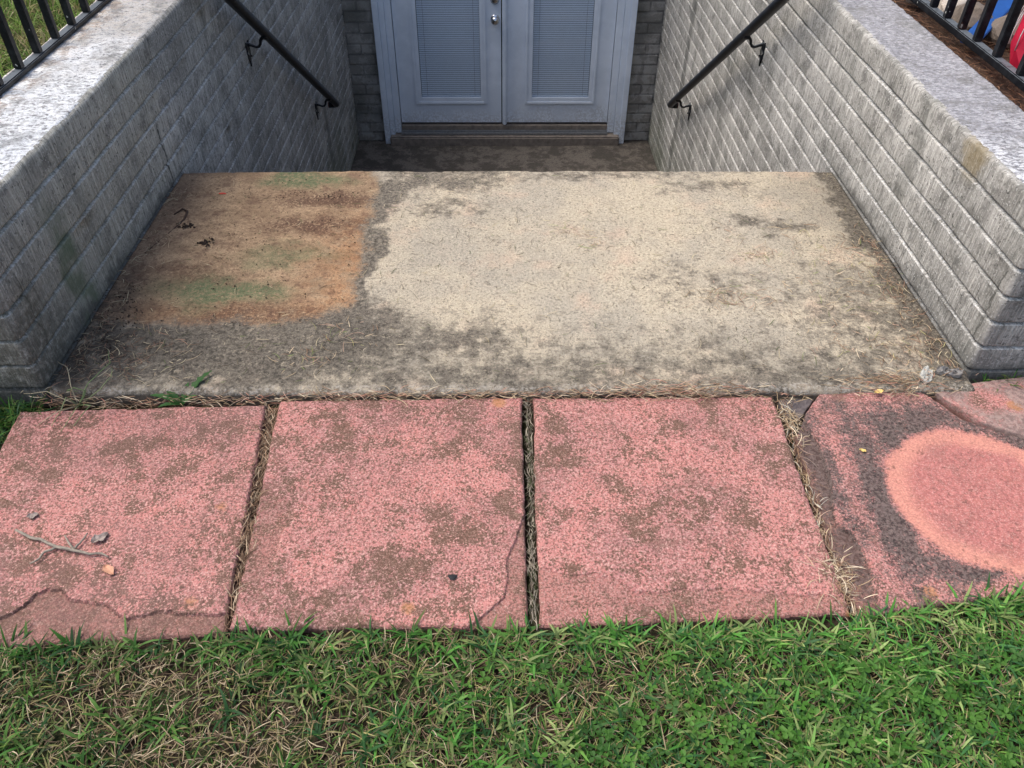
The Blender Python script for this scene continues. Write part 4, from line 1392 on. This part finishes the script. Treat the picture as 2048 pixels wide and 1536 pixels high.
def trefoils(name, cen2, z, label, r=(0.004, 0.0075)):
    V, Q, Cc = [], [], []
    for (x, y), zz in zip(cen2, z):
        h = zz + random.uniform(0.012, 0.032)
        a0 = random.random() * 6.28
        rr = random.uniform(*r)
        tilt = (random.uniform(-.4, .4), random.uniform(-.4, .4))
        c = np.array(random.choice([(0.055, 0.15, 0.022), (0.075, 0.18, 0.03), (0.045, 0.115, 0.025)])) * random.uniform(.75, 1.25)
        for q in range(3):
            a = a0 + q * 2.094
            ca, sa = math.cos(a), math.sin(a)
            loc = [(0.0, 0.0), (0.7, -0.62), (1.55, -0.60), (1.75, 0.0), (1.55, 0.60), (0.7, 0.62)]
            n = len(V)
            for (p, s) in loc:
                dx, dy = (p * ca - s * sa) * rr, (p * sa + s * ca) * rr
                V.append((x + dx, y + dy, h + tilt[0] * dx + tilt[1] * dy + abs(s) * rr * 0.25))
                Cc.append(c)
            Q += [(n, n + 1, n + 2, n + 3), (n, n + 3, n + 4, n + 5)]
    me = fast_mesh(name, np.array(V), np.array(Q), False, np.array(Cc))
    return link(name, me, M['green'], kind='stuff', label=label, cat='clover')


cvc = field(2600, -0.2, 1.6, 0.10, lambda x, y: np.clip((gdens(x, y) - .25) * 1.2 * np.clip((x + .1) / .4, 0, 1) * np.clip((0.80 - y) * 8, 0.05, 1), 0, 1))
trefoils('clover', cvc, soilz(cvc), 'small three-leaf clover growing through the greener lawn')
# weeds at the outer ends of the paving
P = np.concatenate([np.array([-1.235, 1.36]) + rng.normal(0, 1, (420, 2)) * (0.035, 0.10), np.array([-1.20, 1.44]) + rng.normal(0, 1, (160, 2)) * (0.05, 0.015)])
P = P[(P[:, 0] < -1.15) & (P[:, 1] < 1.462)]
N = len(P)
e0 = rng.uniform(0.4, 1.3, N)
ribbons('grass_tuft', np.concatenate([P, np.full((N, 1), -0.05)], 1), rng.random(N) * 6.283, e0, e0 - rng.uniform(0.4, 1.5, N), rng.uniform(0.03, 0.09, N), rng.uniform(0.002, 0.005, N),
        pal(GREEN, N, 0.3), M['green'], kind='stuff', label='green grass growing at the paving end under the lichen-white wall', cat='grass')
P = np.stack([rng.uniform(1.24, 1.6, 160), rng.uniform(1.495, 1.522, 160)], 1)
N = len(P)
e0 = rng.uniform(0.3, 1.2, N)
ribbons('grass_tuft', np.concatenate([P, np.full((N, 1), -0.03)], 1), rng.random(N) * 6.283, e0, e0 - rng.uniform(0.4, 1.5, N), rng.uniform(0.03, 0.08, N), rng.uniform(0.002, 0.004, N),
        pal(GREEN, N, 0.3), M['green'], kind='stuff', label='thin green grass between the broken paver corner and the grey wall end', cat='grass')
# the lawn goes on round the ends of the paving
N = 34000
px = rng.uniform(-3.6, 3.8, N)
py = rng.uniform(-0.7, 1.52, N)
ok = ((px < -1.45) | (px > 1.45) | (py < 0.12)) & ~((px > 1.4) & (py > 1.46))
px, py = px[ok], py[ok]
N = len(px)
e0 = rng.uniform(0.4, 1.35, N)
col = pal(GREEN, N, 0.35)
dry = rng.random(N) < np.clip(0.25 + fbm(px * 3, py * 3, 341, 4) * 1.2, 0, 1)
col[dry] = pal([(0.28, 0.24, 0.11), (0.20, 0.17, 0.08), (0.34, 0.30, 0.17)], dry.sum())
ribbons('lawn_grass', np.stack([px, py, np.full(N, -0.048)], 1), rng.random(N) * 6.283, e0, e0 - rng.uniform(0.5, 1.8, N), rng.uniform(0.035, 0.085, N), rng.uniform(0.0025, 0.0055, N), col, M['green'], n=3,
        curl=(rng.random(N) - .5) * 1.2, roll=(rng.random(N) - .5) * 1.2, kind='stuff', label='mixed green lawn beyond both ends of the red pavers', cat='grass')
# lawn beyond the left fence
N = 36000
px = -1.5 - rng.random(N) ** 1.3 * 3.3
py = rng.uniform(1.9, 6.0, N)
pp = np.stack([px, py], 1)
e0 = rng.uniform(0.4, 1.4, N)
dn = fbm(px * 3, py * 3, 351, 4)
col = pal([(0.13, 0.25, 0.04), (0.18, 0.30, 0.06), (0.10, 0.19, 0.035), (0.22, 0.30, 0.09)], N, 0.3)
dry = rng.random(N) < np.clip(0.30 + dn * 1.4, 0, 1)
col[dry] = pal([(0.28, 0.24, 0.11), (0.20, 0.17, 0.08), (0.34, 0.30, 0.17)], dry.sum())
ribbons('lawn_grass', np.concatenate([pp, np.full((N, 1), -0.055)], 1), rng.random(N) * 6.283, e0, e0 - rng.uniform(0.5, 1.7, N), rng.uniform(0.05, 0.11, N), rng.uniform(0.003, 0.006, N), col, M['green'], n=3,
        curl=(rng.random(N) - .5) * 1.2, roll=(rng.random(N) - .5) * 1.2, kind='stuff', label='patchy sunlit lawn behind the square-barred guard fence', cat='grass')


# ------------------------------------------------------------------ single small things
def zs(pts, z):
    return [(x, y, z + random.uniform(-.001, .003)) for x, y in pts]


tw = thing('twig', 'forked grey twig lying on the flaked red paver', 'twig', (-0.921, 1.004, -0.008))
def twp(pts, zz=0.003):
    out = []
    for i in range(len(pts) - 1):
        for t in (0, .5):
            out.append((pts[i][0] + (pts[i + 1][0] - pts[i][0]) * t + 0.921 + random.uniform(-.0012, .0012), pts[i][1] + (pts[i + 1][1] - pts[i][1]) * t - 1.004 + random.uniform(-.0012, .0012), zz + random.uniform(-.001, .002)))
    out.append((pts[-1][0] + .921, pts[-1][1] - 1.004, zz))
    return out


TM = [(-1.025, 1.05), (-0.986, 1.029), (-0.962, 1.024), (-0.921, 1.004), (-0.881, 0.994), (-0.845, 0.985), (-0.821, 0.987), (-0.806, 0.978)]
p = twp(TM)
tube('stem', p, list(np.interp(np.linspace(0, 1, len(p)), [0, .1, .5, 1], [.0028, .0032, .0036, .0016])), M['twig'], tw, 6)
for br_ in ([(-0.921, 1.004), (-0.942, 0.993), (-0.945, 0.976), (-0.959, 0.963)], [(-0.882, 0.997), (-0.899, 1.012), (-0.916, 1.033)], [(-0.881, 0.999), (-0.878, 1.014), (-0.871, 1.039)]):
    p = twp(br_)
    tube('branch', p, list(np.linspace(.0030, .0016, len(p))), M['twig'], tw, 6)


def dry_leaf(name, loc, L, W, mat, label, rz, curlz=0.5, seed=0):
    n, m_ = 15, 7
    V, F = [], []
    for i in range(n):
        t = i / (n - 1)
        w = W * math.sin(math.pi * min(max(t * .96 + .02, 0), 1)) ** .8
        for j in range(m_):
            s = (j / (m_ - 1) - .5) * 2
            rag = 1 + float(fbm(np.array([t * 11 + seed]), np.array([s * 1.3]), seed, 2)[0]) * 1.1
            V.append(((t - .5) * L, s * w * .5 * rag, abs(s) ** 1.5 * W * curlz * .5 + math.sin(t * 3 + seed) * L * .08 * curlz + float(fbm(np.array([t * 5]), np.array([s * 2 + seed]), seed + 4, 2)[0]) * W * .4 * curlz + .001))
    for i in range(n - 1):
        for j in range(m_ - 1):
            a = i * m_ + j
            F.append((a, a + 1, a + 1 + m_, a + m_))
    me = mesh(name, V, F, False)
    o = link(name, me, mat, label=label, cat='leaf', loc=loc)
    o.rotation_euler = (0, 0, rz)
    md = o.modifiers.new('thick', 'SOLIDIFY')
    md.thickness = 0.0006
    return o


dry_leaf('dry_leaf', (-1.008, 1.089, -0.010), 0.024, 0.015, M['leafg'], 'small curled grey leaf above the twig on the red paver', 0.3, 0.45, 3)
dry_leaf('dry_leaf', (-0.841, 1.027, -0.010), 0.036, 0.022, M['leafg'], 'crumpled grey leaf beside the fork of the twig', 0.8, 0.55, 8)
dry_leaf('dry_leaf', (-0.794, 0.948, -0.009), 0.036, 0.019, M['leaft'], 'flat tan leaf near the tip of the twig', -0.7, 0.3, 5)
dry_leaf('dry_leaf', (0.951, 1.455, 0.000), 0.026, 0.013, M['leafy'], 'small yellow leaf at the back edge of the ring-marked paver', 0.2, 0.5, 11)
dry_leaf('dry_leaf', (0.846, 1.262, -0.008), 0.016, 0.010, M['leafy'], 'tiny yellow leaf beside the round ring mark', -0.4, 0.6, 15)
# curved dark stem on the rust, red speck
cs = [(-1.075, 2.33), (-1.055, 2.36), (-1.035, 2.345), (-1.032, 2.30), (-1.050, 2.24), (-1.075, 2.17), (-1.095, 2.10)]
tube('dark_stem', [(x, y, 0.006 + 0.004 * math.sin(i)) for i, (x, y) in enumerate(cs)], [.002, .003, .0035, .0035, .003, .0025, .0015], M['root'], None, 6,
     label='hooked dark brown stem on the rusty concrete by the wall foot', cat='stem')
lump('red_petal', (0.012, 0.004, 0.003), 41, M['red'], (-0.953, 2.47, 0.005), 'tiny red petal on the rusty back of the landing', 'petal')
# weathered chips at the wall corner
def chip(name, L, W, T, seed, mat, loc, rz, label, rx=0.0):
    n, m_ = 14, 7
    V, F = [], []
    for side in (1, 0):
        for i in range(n):
            for j in range(m_):
                t, s = i / (n - 1), j / (m_ - 1)
                w = W * (0.6 + 0.8 * float(fbm(np.array([t * 3 + seed]), np.array([.3]), seed, 3)[0]) + 0.4 * math.sin(math.pi * t))
                hz = T * (0.6 + float(fbm(np.array([t * 9 + seed]), np.array([s * 6.0]), seed + 2, 3)[0]) * 1.3)
                V.append(((t - .5) * L + (s - .5) * L * .12, (s - .5) * w, hz if side else 0.0))
    o_ = n * m_
    for i in range(n - 1):
        for j in range(m_ - 1):
            a = i * m_ + j
            F += [(a, a + m_, a + 1 + m_, a + 1), (a + o_, a + 1 + o_, a + 1 + m_ + o_, a + m_ + o_)]
    edge = [i * m_ for i in range(n)] + [(n - 1) * m_ + j for j in range(1, m_)] + [i * m_ + m_ - 1 for i in range(n - 2, -1, -1)] + [j for j in range(m_ - 2, 0, -1)]
    for q in range(len(edge)):
        a, b = edge[q], edge[(q + 1) % len(edge)]
        F.append((a, b, b + o_, a + o_))
    o = link(name, mesh(name, V, F), mat, label=label, cat='wood chip', loc=loc)
    o.rotation_euler = (rx, 0, rz)
    return o


chip('wood_chip', 0.060, 0.026, 0.012, 51, M['bark'], (1.092, 1.512, 0.003), 1.0, 'pale grey weathered wood chip at the foot of the grey wall end', 0.15)
chip('wood_chip', 0.062, 0.026, 0.016, 57, M['barkd'], (1.155, 1.522, 0.003), -0.25, 'dark and white splintered wood chip against the grey wall foot', 0.1)
# the black plug hole in the second paver
hp_ = [(-0.100 + 0.0085 * math.cos(a) * (1 + .3 * math.sin(3 * a)), 0.925 + 0.0085 * math.sin(a) * (1 + .2 * math.cos(2 * a))) for a in np.linspace(0, 6.283, 14, endpoint=False)]
V = [(x, y, -0.009) for x, y in hp_] + [(x * .4 - .06, y * .4 + .555, -0.0065) for x, y in hp_]
F = [(i, (i + 1) % 14, 14 + (i + 1) % 14, 14 + i) for i in range(14)] + [tuple(range(14, 28))]
link('tar_blob', mesh('tar_blob', V, F, True), M['gap'], label='black blob stuck on the red paver with flaked corner', cat='blob')
# green weed in the slab joint: two long lobed leaves and small ones
weed = thing('weed', 'green weed with a long leaf growing from the joint at the landing edge', 'plant', (-0.80, 1.455, -0.03))


def weed_leaf(az, L, W, e0, e1, lob, name='leaf', at=(0, 0, 0), n=12):
    V, F = [], []
    p = Vector(at)
    for i in range(n + 1):
        t = i / n
        e = e0 + (e1 - e0) * t
        w = W * (math.sin(math.pi * (0.06 + 0.92 * t)) ** .7) * (1 - lob * (i % 2)) * .5
        sd_ = Vector((-math.sin(az), math.cos(az), 0))
        V += [tuple(p - sd_ * w + Vector((0, 0, w * .35))), tuple(p), tuple(p + sd_ * w + Vector((0, 0, w * .35)))]
        p = p + Vector((math.cos(az) * math.cos(e), math.sin(az) * math.cos(e), math.sin(e))) * (L / n)
    for i in range(n):
        a = i * 3
        F += [(a, a + 1, a + 4, a + 3), (a + 1, a + 2, a + 5, a + 4)]
    me = fast_mesh(name, np.array(V), np.array(F), True, np.tile((0.04, 0.11, 0.03), (len(V), 1)) * rng.uniform(.8, 1.3))
    return link(name, me, M['green'], weed)


weed_leaf(R(55), 0.115, 0.022, 0.75, -0.1, 0.5)
weed_leaf(R(80), 0.060, 0.016, 0.9, 0.2, 0.3)
weed_leaf(R(172), 0.085, 0.018, 0.7, -0.2, 0.3)
weed_leaf(R(150), 0.055, 0.018, 0.9, 0.0, 0.3)
weed_leaf(R(20), 0.045, 0.014, 0.9, 0.0, 0.3)
weed_leaf(R(-160), 0.06, 0.015, 0.6, -0.3, 0.3)
# long bent stalks at the left corner
tufts = thing('dry_weed', 'wiry half-dry weed stalks bent over the landing corner by the mouldy wall foot', 'plant', (-1.03, 1.455, -0.03))
for (x, y, zz), rr, mm in ():
    pass
stk = [[(-0.03, 0, 0), (-0.04, .02, .05), (-0.055, .06, .075), (-0.10, .10, .06)], [(-0.03, 0, 0), (0.0, .03, .05), (0.03, .10, .055), (0.0, .16, .045)],
       [(-.03, 0, 0), (.03, .02, .04), (.045, .06, .045), (.03, .10, .04)], [(-.03, 0, 0), (-.10, .01, .04), (-.16, .012, .03)], [(-.03, 0, 0), (.02, -.03, .03), (.0, -.09, .018)],
       [(-.03, 0, 0), (-.01, -.04, .028), (-.025, -.11, .017)], [(-.03, 0, 0), (-.05, -.05, .028), (-.09, -.09, .017)], [(-.03, 0, 0), (.0, .01, .04), (-.02, .0, .06), (-.05, .01, .04), (-.03, .02, .03)],
       [(-.03, 0, 0), (-.045, -.01, .035), (-.05, -.05, .022), (-.055, -.09, .017)]]
for q, s in enumerate(stk):
    pts = []
    for i in range(len(s) - 1):
        for t in (0, .33, .66):
            pts.append(tuple(s[i][c] + (s[i + 1][c] - s[i][c]) * t + random.uniform(-.0015, .0015) for c in range(3)))
    pts.append(s[-1])
    v, f = tube_vf(pts, list(np.linspace(.0016, .0008, len(pts))), 5)
    me = mesh('stalk', v, f, True)
    a = me.color_attributes.new('Col', 'FLOAT_COLOR', 'POINT')
    c = [(0.42, 0.36, 0.24), (0.18, 0.25, 0.11), (0.24, 0.28, 0.14)][q % 3]
    a.data.foreach_set('color', [w for _ in v for w in (*c, 1)])
    link('stalk', me, M['straw'], tufts)
